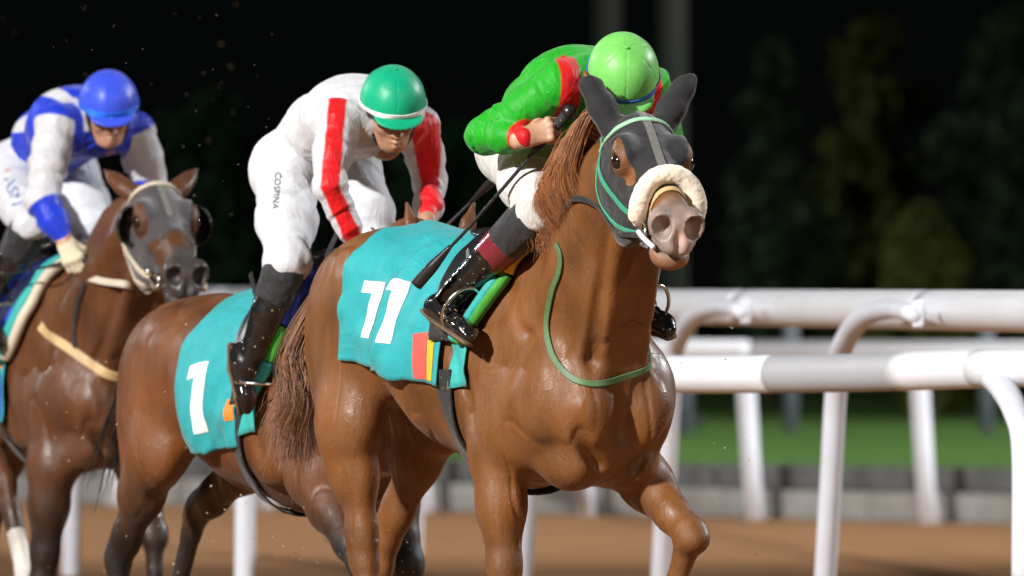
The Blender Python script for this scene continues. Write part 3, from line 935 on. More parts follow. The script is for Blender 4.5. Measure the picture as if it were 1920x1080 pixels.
# ---- second horse, half hidden behind the first
F2 = Frame(625, 43.0, 28)
H2 = Head(F2.at(828, 452, -.02), F2.vec((.20, -.50, -.28)), F2.vec((.95, .3, 0)), 1.04)
SP2 = dict(
    lo=(-1.75, -.55, -.1), hi=(1.6, .55, 2.1), head=H2, dz=lambda a: -.12 + .11 * a,
    ears=[F2.vec((-.20, .15, .85)), F2.vec((.25, .2, .85))],
    neck=[((.16, 0, 1.24), (.165, .29)), ((.38, -.01, 1.41), (.128, .225)), ((.60, -.015, 1.54), (.10, .17)), (tuple(H2(.02, 0, -.14)), (.078, .13))],
    foreR=[tuple(F2.at(585, 885, -.19)), tuple(F2.at(680, 1060, -.19)), tuple(F2.at(735, 1240, -.19)), tuple(F2.at(765, 1325, -.19))],
    foreL=[(.05, .17, .95), (.20, .18, .58), (.02, .18, .36), (-.08, .18, .30)],
    hindR=[tuple(F2.at(300, 840, -.19)), tuple(F2.at(222, 1050, -.16)), tuple(F2.at(225, 1250, -.15)), tuple(F2.at(250, 1330, -.15))],
    hindL=[(-.70, .17, 1.00), tuple(F2.at(368, 962, .16)), tuple(F2.at(332, 1110, .16)), tuple(F2.at(330, 1170, .16))],
    coat=[(.130, .044, .012), (.012, .009, .008), (.06, .045, .04), (.1, .08, .07)],
    dark_legs=1.0, dark_from=.93, seed=2, fleck=.35)
horse2, bvh2, fld2 = make_horse(F2, SP2, 'bay racehorse in the middle, head hidden behind the chestnut, teal cloth number 1', h=.0075)

# ---- third horse, cut off by the left edge
F3 = Frame(150, 48.0, 26)
H3 = Head(F3.at(291, 330, -.06), F3.vec((.205, -.83, -.435)), F3.vec((.97, .24, 0)), 1.16)
SP3 = dict(
    lo=(-1.75, -.55, -.1), hi=(1.5, .55, 2.2), head=H3, dz=lambda a: -.06 + .02 * a,
    ears=[F3.vec((-.62, .55, .50)), F3.vec((.42, .55, .45))],
    neck=[((.16, 0, 1.28), (.165, .30)), ((.36, -.02, 1.46), (.128, .24)), ((.54, -.04, 1.64), (.10, .18)), (tuple(H3(.02, 0, -.14)), (.078, .13))],
    foreR=[tuple(F3.at(98, 870, -.195)), tuple(F3.at(80, 1090, -.20)), (.02, -.2, .2), (.07, -.2, .04)],
    foreL=[(.06, .17, .95), tuple(F3.at(288, 1000, .18)), tuple(F3.at(292, 1140, .18)), tuple(F3.at(280, 1210, .18))],
    hindR=[(-.62, -.19, 1.0), tuple(F3.at(8, 905, -.17)), tuple(F3.at(50, 1085, -.16)), tuple(F3.at(85, 1160, -.16))],
    hindL=[(-.95, .17, 1.02), (-1.2, .16, .62), (-1.25, .16, .25), (-1.2, .16, .1)],
    coat=[(.090, .033, .011), (.014, .010, .008), (.045, .036, .034), (.1, .08, .07)],
    ear_len=.78, fleck=.12, dark_legs=.95, dark_from=.85, seed=3, socks=('hindR',), muz_from=.42)
horse3, bvh3, fld3 = make_horse(F3, SP3, 'dark bay racehorse at the left edge with grey mesh hood and cream bridle', h=.008)

# ------------------------------------------------------------------ tack
def snap(bvh, p, off=0.0):
    co, n, i, d = bvh.find_nearest(Vector(p))
    return np.array(co) + np.array(n) * off, np.array(n)

def pick(fr, bvh, px, py):
    """local point of the horse seen at a picture pixel"""
    o, d = fr.ray(px, py)
    hit = bvh.ray_cast(Vector(o), Vector(d), 200)
    if hit[0] is None:
        return None
    return np.array(hit[0])

def smooth_list(P, it):
    P = np.array(P)
    for _ in range(it):
        Q = P.copy(); Q[1:-1] = .25 * P[:-2] + .5 * P[1:-1] + .25 * P[2:]; P = Q
    return P

def strap_mesh(mb, pts, width, thick, bvh=None, off=.004, n=8, normals=None, taper=None):
    C = catmull(pts, n)
    if bvh is not None:
        sn = [snap(bvh, c, off) for c in C]; C = [s[0] for s in sn]; N = [s[1] for s in sn]
    else:
        N = [np.array(normals if normals is not None else (0, 0, 1), float)] * len(C)
    C = smooth_list(C, 3); N = smooth_list(N, 4)
    vs = []; fs = []; m = len(C)
    for i in range(m):
        t = C[min(i + 1, m - 1)] - C[max(i - 1, 0)]; t = t / (np.linalg.norm(t) + 1e-9)
        nn = N[i] - t * (N[i] @ t); nn = nn / (np.linalg.norm(nn) + 1e-9); sd = np.cross(t, nn)
        w = width * (taper[0] + (taper[1] - taper[0]) * i / (m - 1) if taper else 1) / 2
        e = thick * .35
        ring = [C[i] - sd * w, C[i] - sd * w + nn * (thick - e), C[i] - sd * (w - e) + nn * thick,
                C[i] + sd * (w - e) + nn * thick, C[i] + sd * w + nn * (thick - e), C[i] + sd * w]
        vs += ring
    for i in range(m - 1):
        for k in range(6):
            k2 = (k + 1) % 6; fs.append((i * 6 + k, (i + 1) * 6 + k, (i + 1) * 6 + k2, i * 6 + k2))
    fs.append((0, 1, 2, 3, 4, 5)); fs.append(tuple((m - 1) * 6 + k for k in range(5, -1, -1)))
    mb.add(vs, fs)
    return C, N

def strap(name, parent, mat, pts, width, thick, bvh=None, off=.004, **kw):
    mb = MB(); extra = {k: kw.pop(k) for k in ('n', 'normals', 'taper') if k in kw}
    strap_mesh(mb, pts, width, thick, bvh, off, **extra)
    return mb.build(name, mat, parent, False, **kw)

def cord(name, parent, mat, pts, r, n=8, seg=8, **kw):
    mb = MB(); C = catmull(pts, seg)
    rs = r if np.isscalar(r) else list(np.interp(np.linspace(0, 1, len(C)), np.linspace(0, 1, len(r)), r))
    mb.tube(C, rs, n); return mb.build(name, mat, parent, True, **kw)

class Drape:
    """cloth lying over a horse's back: u 0..1 from rear to front edge, v -1..1 from its right hem over the spine to its left hem"""
    def __init__(s, bvh, rear, front, hang, zc=1.30, off=.014, wave=.008, seed=0, dz=None):
        s.b = bvh; s.rear = rear; s.front = front; s.hang = hang; s.zc = zc; s.off = off; s.wave = wave; s.seed = seed; s.dz = dz or (lambda a: 0)
    def pt(s, u, v, extra=0.0):
        av = abs(v)
        a = s.rear(av) + (s.front(av) - s.rear(av)) * u
        hg = s.hang(u) if callable(s.hang) else s.hang
        ph = v * hg
        zc = s.zc + s.dz(a)
        d = np.array([0, math.sin(ph), math.cos(ph)])
        o = np.array([a, 0, zc]); hit = s.b.ray_cast(Vector(o + d * .8), Vector(-d), .8)
        r = .8 - hit[3] if hit[0] is not None else .25
        q = np.array([[a * 5.5 + .7 * av + s.seed, v * 3.2, s.seed]])
        w = (1 - 2 * np.abs(vnoise(q, 3))[0]) * s.wave * min(1, .25 + 1.2 * av) + vnoise(q * 2.7, 4)[0] * s.wave * .45
        w += .5 * s.wave * math.sin(a * 26 + 5 * v + s.seed) * max(0, av - .5) * 2
        rdg = np.abs(vnoise(np.array([[a * 4.2 + 2.1 * av + 3 * s.seed, v * 2.2 - a, 1.5]]), 8)[0]); w += s.wave * 1.1 * max(0, 1 - rdg / .16) * min(1, av * 1.6)
        w = max(w, -.35 * s.wave)
        return o + d * (r + s.off + w + extra)
    def build(s, name, mat, parent, nu=50, nv=90, v0=-1.0, v1=1.0, thick=.005, u0=0.0, u1=1.0, **kw):
        U = np.linspace(u0, u1, nu); V = np.linspace(v0, v1, nv)
        G = np.array([[s.pt(u, v) for u in U] for v in V])
        for _ in range(2):
            K = G.copy(); K[1:-1, 1:-1] = (G[:-2, 1:-1] + G[2:, 1:-1] + G[1:-1, :-2] + G[1:-1, 2:] + 2 * G[1:-1, 1:-1]) / 6; G = K
        du = np.gradient(G, axis=1); dv = np.gradient(G, axis=0); N = np.cross(du, dv); N /= np.linalg.norm(N, axis=2)[..., None] + 1e-9
        c = G - np.array([G[..., 0].mean(), 0, s.zc])
        if (N * c).sum() < 0: N = -N
        s.G = G; s.N = N; s.U = U; s.V = V
        top = (G + N * thick / 2).reshape(-1, 3); bot = (G - N * thick / 2).reshape(-1, 3); n = nu * nv
        i = np.arange(n).reshape(nv, nu)
        q = np.stack([i[:-1, :-1], i[:-1, 1:], i[1:, 1:], i[1:, :-1]], -1).reshape(-1, 4)
        rim = np.concatenate([i[0, :], i[1:, -1], i[-1, -2::-1], i[-2:0:-1, 0]]); rn = np.roll(rim, -1)
        faces = np.concatenate([q, q[:, ::-1] + n, np.stack([rim, rim + n, rn + n, rn], 1)])
        return obj(name, np_mesh(name, np.concatenate([top, bot]), faces, True), mat, parent, **kw)
    def on(s, u, v, off):
        """point on the built cloth, off metres outside it"""
        fi = np.interp(v, s.V, np.arange(len(s.V))); fj = np.interp(u, s.U, np.arange(len(s.U)))
        i0 = min(int(fi), len(s.V) - 2); j0 = min(int(fj), len(s.U) - 2); a, b = fi - i0, fj - j0
        def il(Q): return (Q[i0, j0] * (1 - a) * (1 - b) + Q[i0 + 1, j0] * a * (1 - b) + Q[i0, j0 + 1] * (1 - a) * b + Q[i0 + 1, j0 + 1] * a * b)
        return il(s.G) + il(s.N) * off
    def patch(s, name, mat, parent, quads, off=.0045, n=12, **kw):
        """flat print: quads of (u, v) corners laid on the cloth"""
        mb = MB()
        for c in quads:
            c = np.array(c, float); vs = []; fs = []
            for a in np.linspace(0, 1, n):
                for b in np.linspace(0, 1, n):
                    uv = c[0] * (1 - a) * (1 - b) + c[1] * (1 - a) * b + c[2] * a * b + c[3] * a * (1 - b)
                    vs.append(s.on(uv[0], uv[1], off))
            for a in range(n - 1):
                for b in range(n - 1): fs.append((a * n + b, a * n + b + 1, (a + 1) * n + b + 1, (a + 1) * n + b))
            mb.add(vs, fs)
        return mb.build(name, mat, parent, True, **kw)

def digit_one(u, v, w, h):
    """a slab figure 1 seen from the horse's right: u grows to the front, v is the hem side; top at v, foot at v - h"""
    return [[(u + .46 * w, v), (u + w, v), (u + .97 * w, v - h), (u + .43 * w, v - h)],
            [(u, v - .03 * h), (u + .455 * w, v), (u + .455 * w, v - .20 * h), (u, v - .22 * h)]]

def hair(name, parent, mat, guides, count, spread, r=.0022, seed=0, clump=.5, sides=3):
    """strands that follow guide curves; guides = list of point lists with the same number of points"""
    rg = np.random.default_rng(seed); G = np.array([np.array(catmull(g, 5)) for g in guides]); m = G.shape[1]
    vs = []; fs = []
    F0 = np.array([(k * sides + j, k * sides + (j + 1) % sides, (k + 1) * sides + (j + 1) % sides, (k + 1) * sides + j) for k in range(m - 1) for j in range(sides)])
    for s_ in range(count):
        x = rg.uniform(0, len(G) - 1); i = min(int(x), len(G) - 2); t = x - i
        C = G[i] * (1 - t) + G[i + 1] * t
        tt = np.linspace(0, 1, m)[:, None]
        o = rg.normal(size=3) * spread; o2 = rg.normal(size=3) * spread
        C = C + o * (.25 + .9 * tt) + o2 * tt ** 2 * .8 + np.stack([np.sin(tt[:, 0] * rg.uniform(3, 8) + rg.uniform(0, 6)) for _ in range(3)], 1) * spread * .35 * tt
        ln = rg.uniform(.65, 1.0); C = np.array([[np.interp(q * ln, np.linspace(0, 1, m), C[:, k]) for k in range(3)] for q in np.linspace(0, 1, m)])
        rr = r * rg.uniform(.7, 1.5) * (1 - .85 * np.linspace(0, 1, m) ** 1.5)
        T = np.gradient(C, axis=0); T /= np.linalg.norm(T, axis=1)[:, None] + 1e-9
        p = rg.normal(size=3)[None] - T * (T @ rg.normal(size=3))[:, None]; p -= T * (p * T).sum(1)[:, None]; p /= np.linalg.norm(p, axis=1)[:, None] + 1e-9
        q = np.cross(T, p)
        ring = np.stack([C + (p * math.cos(2 * math.pi * j / sides) * 1.6 + q * math.sin(2 * math.pi * j / sides)) * rr[:, None] for j in range(sides)], 1)
        b0 = s_ * m * sides; vs.append(ring.reshape(-1, 3)); fs.append(F0 + b0)
    vs = np.concatenate(vs); fs = np.concatenate(fs)
    return obj(name, np_mesh(name, vs, fs, True), mat, parent)

def hood_field(H, ears, grow, x_end, h=.0055, eye=((.205, .10, -.088), (.058, .05, .046)), with_ears=True):
    pts = np.array([H(x, y, z) for x in (-.1, .62) for y in (-.15, .15) for z in (-.32, .1)] + [H(0, 0, 0) + e / np.linalg.norm(e) * .26 for e in ears])
    f = Field(pts.min(0) - .03, pts.max(0) + .03, h)
    head_solids(f, H, grow, holes=False, ears=with_ears, ear_dirs=ears, ear_len=1.06)
    f.cut(H(x_end, 0, 0), H.v(1, 0, x_end and .35), .008)
    k = H.k
    for y in (-1, 1):
        c, r = eye
        f.ell(H(c[0], y * c[1], c[2]), tuple(q * k for q in r), .006, (H.v(.9, 0, -.4), H.u), 's')
    return f

def field_obj(f, name, mat, parent, noise=0.0, nscale=60, rel=2, **kw):
    v, q = f.mesh(); v = relax(v, q, rel, .45)
    if noise: v = v + vnormals(v, q) * (fbm(v * nscale, 3, 7) * noise)[:, None]
    return obj(name, np_mesh(name, v, q, True), mat, parent, **kw)

M['hood_black'] = cloth_mat('black_hood_fabric', (.015, .0145, .016), .8, .2, .10, 14, dirt=.25)
M['hood_grey'] = cloth_mat('grey_mesh_hood', (.046, .041, .043), .8, .3, .06, 14)
M['fleece'] = cloth_mat('cream_sheepskin', (.74, .65, .52), .95, .5, .12, 130, dirt=.12)
M['green_strap'] = plain_mat('green_bridle_strap', (.05, .30, .18), .45, bs=.3, var=.3)
M['teal_strap'] = plain_mat('mint_browband', (.30, .55, .36), .5, bs=.3, var=.3)
M['neck_green'] = plain_mat('green_neck_strap', (.08, .16, .065), .55, bs=.3, var=.35)
M['cream_strap'] = plain_mat('cream_strap', (.55, .47, .36), .55, bs=.3, var=.15)
M['tan_strap'] = plain_mat('tan_strap', (.52, .36, .17), .55, bs=.3, var=.2)
M['grey_strip'] = cloth_mat('grey_seam_tape', (.12, .115, .10), .8, .2)
M['metal'] = plain_mat('bright_bit_metal', (.7, .68, .66), .22, 1.0, bs=.05)
M['bit_white'] = plain_mat('pale_bit_tube', (.75, .68, .72), .4, bs=.1)
M['black_leather'] = plain_mat('black_leather', (.014, .013, .013), .35, bumpsc=120, bs=.4, bd=.001, spec=.5)
M['black_web'] = cloth_mat('black_webbing', (.022, .021, .021), .7, .1, .2, dirt=.55)
M['teal_cloth'] = cloth_mat('teal_number_cloth', (.020, .31, .33), .62, .1, .35, 7, dirt=.12)
M['teal_pad'] = cloth_mat('teal_pad', (.03, .36, .33), .6, .1, .3, 9, dirt=.1)
M['number_white'] = cloth_mat('white_print', (.78, .80, .80), .6, 0, .3, 7, dirt=.2)
M['yellow'] = cloth_mat('yellow_edge', (.72, .42, .02), .6, .1, .3, 9)
M['red_print'] = cloth_mat('red_print', (.70, .10, .08), .6, 0, .2, 7)
M['lime'] = cloth_mat('green_edge', (.05, .30, .03), .6, .1, .3, 9)
M['blue_cloth'] = cloth_mat('blue_pad_cloth', (.02, .06, .50), .6, .1, .3, 9)
M['orange'] = cloth_mat('orange_print', (.75, .22, .03), .6, .1, .3, 9)
M['mane_red'] = plain_mat('chestnut_mane_hair', (.33, .115, .026), .45, bumpsc=200, bs=.1, var=.4)
M['mane_dark'] = plain_mat('dark_mane_hair', (.020, .014, .011), .45, bumpsc=200, bs=.1, var=.4)
M['tail_brown'] = plain_mat('brown_tail_hair', (.27, .13, .068), .5, bumpsc=200, bs=.1, var=.4)

def bvh_of(o):
    me = o.data
    return BVHTree.FromPolygons([tuple(v.co) for v in me.vertices], [tuple(p.vertices) for p in me.polygons])

def px_strap(name, parent, mat, fr, bvh, pix, before=(), after=(), **kw):
    pts = [np.array(b) for b in before] + [p for p in (pick(fr, bvh, *q) for q in pix) if p is not None] + [np.array(a) for a in after]
    return strap(name, parent, mat, pts, bvh=bvh, **kw)

# ================= tack of the leading horse
hd = hood_field(H1, SP1['ears'], .006, .42, eye=((.215, .105, -.048), (.060, .05, .044)))
for y in (-1, 1):
    hd.ell(H1(.275, y * .10, -.072), (.042, .05, .032), .02, (H1.v(.9, 0, -.5), H1.u), 's')
hd.cut(H1(-.11, 0, -.08), H1.v(-1, 0, .25), .01)
hood1 = field_obj(hd, 'hood', M['hood_black'], horse1, .0025, 35)
hb1 = bvh_of(hood1)
strap('hood_seam', hood1, M['grey_strip'], [H1(.0, .0, .02), H1(.12, .0, .02), H1(.24, .0, .01), H1(.35, .0, 0)], .026, .003, hb1, .0)
# sheepskin noseband
f = Field(H1(.38, 0, -.08) - .25, H1(.38, 0, -.08) + .25, .0045)
arc = [H1(.405 + .03 * abs(math.sin(t)) ** 3, .078 * math.sin(t), -.082 + .086 * math.cos(t)) for t in np.linspace(-2.05, 2.05, 17)]
f.chain(arc, [.021] + [.0275] * 15 + [.021], .01)
nb = field_obj(f, 'noseband', M['fleece'], horse1, .0028, 110, 1)
strap('noseband_lining', nb, M['tan_strap'], [H1(.447, .070 * math.sin(t), -.085 + .078 * math.cos(t)) for t in np.linspace(-1.9, 1.9, 11)], .022, .004, bvh1, .003)
br1 = strap('bridle', horse1, M['green_strap'], [H1(.02, -.105, -.10), H1(.12, -.105, -.13), H1(.24, -.10, -.15), H1(.36, -.07, -.155), H1(.44, -.055, -.15)], .017, .004, hb1, .003)
strap('cheek_strap', br1, M['green_strap'], [H1(.02, .105, -.10), H1(.12, .105, -.13), H1(.24, .10, -.15), H1(.36, .07, -.155), H1(.44, .055, -.15)], .017, .004, hb1, .003)
strap('cheek_strap', br1, M['green_strap'], [H1(.03, -.10, -.12), H1(.10, -.11, -.19), H1(.20, -.09, -.22), H1(.33, -.06, -.20), H1(.42, -.05, -.17)], .014, .004, hb1, .003)
strap('browband', br1, M['teal_strap'], [H1(.03, -.105, -.11), H1(.06, -.095, -.055), H1(.085, -.06, -.01), H1(.095, 0, .01), H1(.085, .06, -.01), H1(.06, .095, -.055), H1(.03, .105, -.11)], .019, .006, hb1, .004, label='mint green browband over the hood')
strap('throat_lash', br1, M['black_web'], [H1(.0, -.10, -.12), H1(.04, -.11, -.2), H1(.10, -.085, -.27), H1(.18, 0, -.31), H1(.10, .085, -.27), H1(.04, .11, -.2)], .035, .005, hb1, .004)
mb = MB()
for k in (-1, 1):
    c = H1(.475, k * .066, -.135)
    mb.tube([c + H1.v(.032 * math.cos(t), 0, .032 * math.sin(t)) for t in np.linspace(0, 2 * math.pi, 17)], .0045, 6, False)
mb.build('bit_ring', M['metal'], br1, True)
cord('bit', br1, M['bit_white'], [H1(.46, -.075, -.137), H1(.505, -.068, -.135), H1(.545, -.05, -.140)], .0085, 8)
strap('chin_strap', br1, M['metal'], [H1(.46, -.06, -.16), H1(.44, -.045, -.21), H1(.43, 0, -.245), H1(.44, .045, -.21), H1(.46, .06, -.16)], .012, .005, bvh1, .004)
NK = [np.array(q) for q, _ in SP1['neck']]
crest = [NK[0] + np.array([-.12, 0, .26]), NK[1] + np.array([-.16, -.01, .17]), NK[2] + np.array([-.13, -.02, .13]), H1(-.07, 0, -.02)]
wh = np.array([.30, -.10, 1.88])      # where the rider's hands are
for k in (-1, 1):
    strap('rein', br1, M['black_web'], [H1(.475, k * .07, -.14), H1(.28, k * .10, -.24), NK[2] + np.array([.02, k * .15, .0]), NK[1] + np.array([-.02, k * .17, .16]), NK[1] + np.array([-.10, k * .12, .26])], .018, .004, bvh1, .012)
# neck strap
px_strap('neck_strap', horse1, M['neck_green'], F1, bvh1, [(1045, 458), (1050, 470), (1053, 488), (1048, 515), (1036, 548), (1026, 610), (1036, 668), (1068, 706), (1112, 721), (1165, 708)], before=[],
         after=[(.42, .10, 1.27), (.36, .14, 1.36), (.14, .17, 1.5), (.02, .02, 1.66)], width=.020, thick=.005, off=.004)
# number cloth
D1 = Drape(bvh1, lambda v: -.80 - .10 * v, lambda v: -.16 - .06 * v, lambda u: 1.78 + .22 * u, 1.33, .020, .019, 1)
cl1 = D1.build('saddle_cloth', M['teal_cloth'], horse1)
D1.patch('number', M['number_white'], cl1, digit_one(.15, -.50, .19, .33) + digit_one(.44, -.50, .19, .33), label='white figures 11 printed on the cloth')
D1.patch('red_stripe', M['red_print'], cl1, [[(.80, -.76), (.90, -.74), (.90, -.985), (.80, -.985)]])
D1.patch('yellow_stripe', M['yellow'], cl1, [[(.905, -.74), (.955, -.73), (.955, -.985), (.905, -.985)]])
# saddle and pad
sad1 = empty('saddle', (0, 0, 0)); sad1.parent = horse1
P_ = Drape(bvh1, lambda v: -.30 + .05 * v, lambda v: .07 + .05 * math.sin(v * 2.6) - .19 * v ** 2, 1.55, 1.33, .030, .004, 2)
pad1 = P_.build('saddle_pad', M['black_web'], sad1, 30, 60, thick=.012)
def edge_of(D, v0, v1, n=9, u=1.0, off=.0): return [D.on(u, v, off) for v in np.linspace(v0, v1, n)]
def tube_strap(name, parent, mat, pts, r, flat=.6, **kw):
    mb = MB(); C = catmull(pts, 5); mb.tube(C, r, 10); return mb.build(name, mat, parent, True, **kw)
tube_strap('pad_edge', sad1, M['yellow'], edge_of(P_, -.06, -.50), .022, label='yellow rolled front edge of the saddle pad')
tube_strap('pad_edge', sad1, M['lime'], edge_of(P_, -.51, -1.0), .021, label='green rolled front edge of the saddle pad')
tube_strap('pad_edge', sad1, M['teal_pad'], edge_of(P_, -.55, -1.0, u=.95, off=.012), .019, label='teal rolled edge of the saddle pad')
tube_strap('pad_edge', sad1, M['yellow'], edge_of(P_, .02, .55), .022)
Q_ = Drape(bvh1, lambda v: -.30 + .06 * v, lambda v: -.02 - .06 * v, 1.25, 1.33, .046, .003, 4)
Q_.build('saddle_flap', M['black_leather'], sad1, 24, 50, thick=.006)
f = Field((-.65, -.22, 1.5), (.1, .22, 1.9), .008)
f.chain([(-.06, 0, 1.69), (-.18, 0, 1.665), (-.30, 0, 1.66), (-.38, 0, 1.675)], [(.07, .025), (.08, .03), (.10, .028), (.09, .018)], .03, (0, 1, 0))
field_obj(f, 'seat', M['black_leather'], sad1)
Fl = Drape(bvh1, lambda v: -.17, lambda v: -.055 - .02 * v, 1.98, 1.31, .012, .005, 6)
Fl.build('pad_flap', M['teal_pad'], sad1, 14, 60, thick=.005)
gp = [(-.20, .285 * math.sin(t), 1.22 + .36 * math.cos(t)) for t in np.linspace(-1.5, -math.pi - .0, 10)] + [(-.15, -.285 * math.sin(t), 1.22 + .36 * math.cos(t)) for t in np.linspace(-math.pi + .2, -1.5, 9)]
strap('girth', sad1, M['black_web'], gp, .085, .007, bvh1, .012)
# mane and tail
g = []
cr = catmull(crest, 12)
for t in np.linspace(0, 1, 8):
    r0 = np.array(cr[int((1 - t) * 17) + 14]); q = F1.vec((-1, .05, 0)); up = np.array([0, 0, 1.0]); fw = F1.vec((0, -1, 0))
    L = .25 - .10 * t; w = .115 - .045 * t
    g.append([r0, r0 + up * (.035 - .02 * t) + q * w * .55 + fw * .02, r0 + q * w - up * .10 * L / .3 + fw * .03, r0 + q * (w * 1.05 + .012 * math.sin(5 * t)) - up * .6 * L + fw * .03, r0 + q * (w * .55 + .03 * math.sin(9 * t)) - up * L + fw * .05])
hair('mane', horse1, M['mane_red'], g, 3600, .016, .0010, 3)
dk = np.array([-1.20, 0, 1.50])
g = []
for k in range(5):
    o = np.array([0, -.035 + .018 * k, 0])
    g.append([dk + o, dk + o * 1.5 + (-.14, -.02, -.02), dk + o * 2.5 + (-.24, -.05, -.22), tuple(F1.at(560 - 5 * k, 735 + 12 * k, -.16 + .03 * k)), tuple(F1.at(535 + 9 * k, 790 + 8 * k, -.16 + .03 * k)), tuple(F1.at(528 + 8 * k, 850 + 6 * k, -.17 + .03 * k))])
hair('tail', horse1, M['tail_brown'], g, 2600, .030, .0013, 5)

# ================= tack of the second horse
D2 = Drape(bvh2, lambda v: -.53 - .05 * v, lambda v: -.12 - .04 * v, lambda u: 1.95 + .02 * u, 1.22, .018, .013, 11, dz=SP2['dz'])
cl2 = D2.build('saddle_cloth', M['teal_cloth'], horse2)
D2.patch('number', M['number_white'], cl2, digit_one(.27, -.52, .30, .36), label='white figure 1 printed on the cloth')
D2.patch('orange_stripe', M['orange'], cl2, [[(.90, -.72), (.99, -.72), (.99, -.84), (.90, -.84)]])
sad2 = empty('saddle', (0, 0, 0)); sad2.parent = horse2
P2_ = Drape(bvh2, lambda v: -.22 + .05 * v, lambda v: .08 + .05 * math.sin(v * 2.6) - .16 * v ** 2, 1.65, 1.27, .030, .004, 12, dz=SP2['dz'])
P2_.build('saddle_pad', M['black_web'], sad2, 30, 60, thick=.012)
tube_strap('pad_edge', sad2, M['blue_cloth'], edge_of(P2_, -.02, -.50, off=.008), .032, label='blue front edge of the saddle pad')
tube_strap('pad_edge', sad2, M['lime'], edge_of(P2_, -.51, -.72), .028, label='green piece of the pad edge')
tube_strap('pad_edge', sad2, M['teal_pad'], edge_of(P2_, -.73, -1.0), .028, label='teal lower piece of the pad edge')
Q2_ = Drape(bvh2, lambda v: -.22 + .06 * v, lambda v: -.08 - .05 * v, 1.25, 1.27, .046, .003, 14, dz=SP2['dz'])
Q2_.build('saddle_flap', M['black_leather'], sad2, 24, 50, thick=.006)
f = Field((-.65, -.22, 1.4), (.1, .22, 1.9), .009)
f.chain([(-.06, 0, 1.60), (-.18, 0, 1.555), (-.30, 0, 1.53), (-.38, 0, 1.53)], [(.07, .025), (.08, .03), (.10, .028), (.09, .018)], .03, (0, 1, 0))
field_obj(f, 'seat', M['black_leather'], sad2)
Fl2 = Drape(bvh2, lambda v: -.14, lambda v: -.03, 2.0, 1.27, .013, .005, 16, dz=SP2['dz'])
Fl2.build('pad_flap', M['teal_pad'], sad2, 14, 60, thick=.005)
gp2 = [(-.16 + .05 * (t + 1.5), .285 * math.sin(t), 1.10 + .37 * math.cos(t)) for t in np.linspace(-1.4, -math.pi, 10)] + [(-.22, -.285 * math.sin(t), 1.10 + .37 * math.cos(t)) for t in np.linspace(-math.pi + .2, -1.4, 9)]
strap('girth', sad2, M['black_web'], gp2, .08, .007, bvh2, .012)
hf = hood_field(H2, SP2['ears'], .005, .33, .008, with_ears=False)
br2 = strap('bridle', horse2, M['black_web'], [H2(.02, -.105, -.10), H2(.14, -.10, -.13), H2(.30, -.08, -.15), H2(.44, -.055, -.15)], .018, .004, bvh2, .004)
strap('browband', br2, M['cream_strap'], [H2(.03, -.105, -.11), H2(.085, -.06, -.01), H2(.095, 0, .01), H2(.085, .06, -.01), H2(.03, .105, -.11)], .02, .005, bvh2, .004)
strap('noseband', br2, M['black_web'], [H2(.36, .09 * math.sin(t), -.09 + .09 * math.cos(t)) for t in np.linspace(-3.1, 3.1, 13)], .022, .004, bvh2, .004)
for k in (-1, 1):
    strap('rein', br2, M['black_web'], [H2(.475, k * .07, -.14), H2(.25, k * .14, -.30), np.array(SP2['neck'][1][0]) + (0, k * .2, .12), (.16, k * .06, 1.70)], .018, .004)
g = []
for t in np.linspace(0, 1, 5):
    r0 = np.array([.10 + .55 * t, 0, 1.58 + .06 * t]); g.append([r0, r0 + (0, -.06, .03), r0 + (-.05, -.13, -.05), r0 + (-.08, -.15, -.18)])
hair('mane', horse2, M['mane_dark'], g, 250, .015, .003, 6)
dk = np.array([-1.18, 0, 1.30])
g = [[dk + (0, .02 * k, 0), dk + (-.14, .03 * k, -.03), dk + (-.32, .05 * k, -.18), dk + (-.48, .08 * k, -.5)] for k in (-1, 0, 1)]
hair('tail', horse2, M['mane_dark'], g, 300, .03, .0035, 7)

# ================= tack of the third horse
hd3 = hood_field(H3, SP3['ears'], .006, .34, .007, eye=((.215, .105, -.052), (.066, .052, .056)), with_ears=False)
hd3.cut(H3(-.05, 0, -.08), H3.v(-1, 0, .25), .01)
for y in (-1, 1):
    hd3.ell(H3(.355, y * .06, -.10), (.06, .05, .05), .02, (H3.v(1, 0, .1), H3.u), 's')
hood3 = field_obj(hd3, 'hood', M['hood_grey'], horse3, .002, 35)
hb3 = bvh_of(hood3)
strap('hood_seam', hood3, M['grey_strip'], [H3(.05, 0, .02), H3(.15, 0, .02), H3(.27, 0, .01)], .024, .003, hb3, .0)
for k in (-1, 1):        # cups round the outer side of the eyes
    f = Field(H3(.2, k * .12, -.08) - .14, H3(.2, k * .12, -.08) + .14, .006)
    f.ell(H3(.185, k * .110, -.085), (.080, .052, .074), .01, (H3.n, H3.u)); f.ell(H3(.215, k * .110, -.075), (.080, .046, .071), .006, (H3.n, H3.u), 's')
    f.ell(H3(.30, k * .11, -.06), (.10, .09, .12), .006, (H3.n, H3.u), 's')
    field_obj(f, 'eye_cup', M['black_leather'], hood3)
br3 = strap('bridle', horse3, M['cream_strap'], [H3(.0, -.108, -.11), H3(.10, -.11, -.15), H3(.22, -.10, -.19), H3(.34, -.07, -.19), H3(.43, -.06, -.16)], .022, .005, hb3, .004)
strap('cheek_strap', br3, M['cream_strap'], [H3(.0, .108, -.11), H3(.10, .11, -.15), H3(.22, .10, -.19), H3(.34, .07, -.19), H3(.43, .06, -.16)], .022, .005, hb3, .004)
strap('cheek_strap', br3, M['cream_strap'], [H3(.01, -.105, -.13), H3(.06, -.105, -.21), H3(.16, -.085, -.27), H3(.30, -.055, -.23)], .018, .005, bvh3, .006)
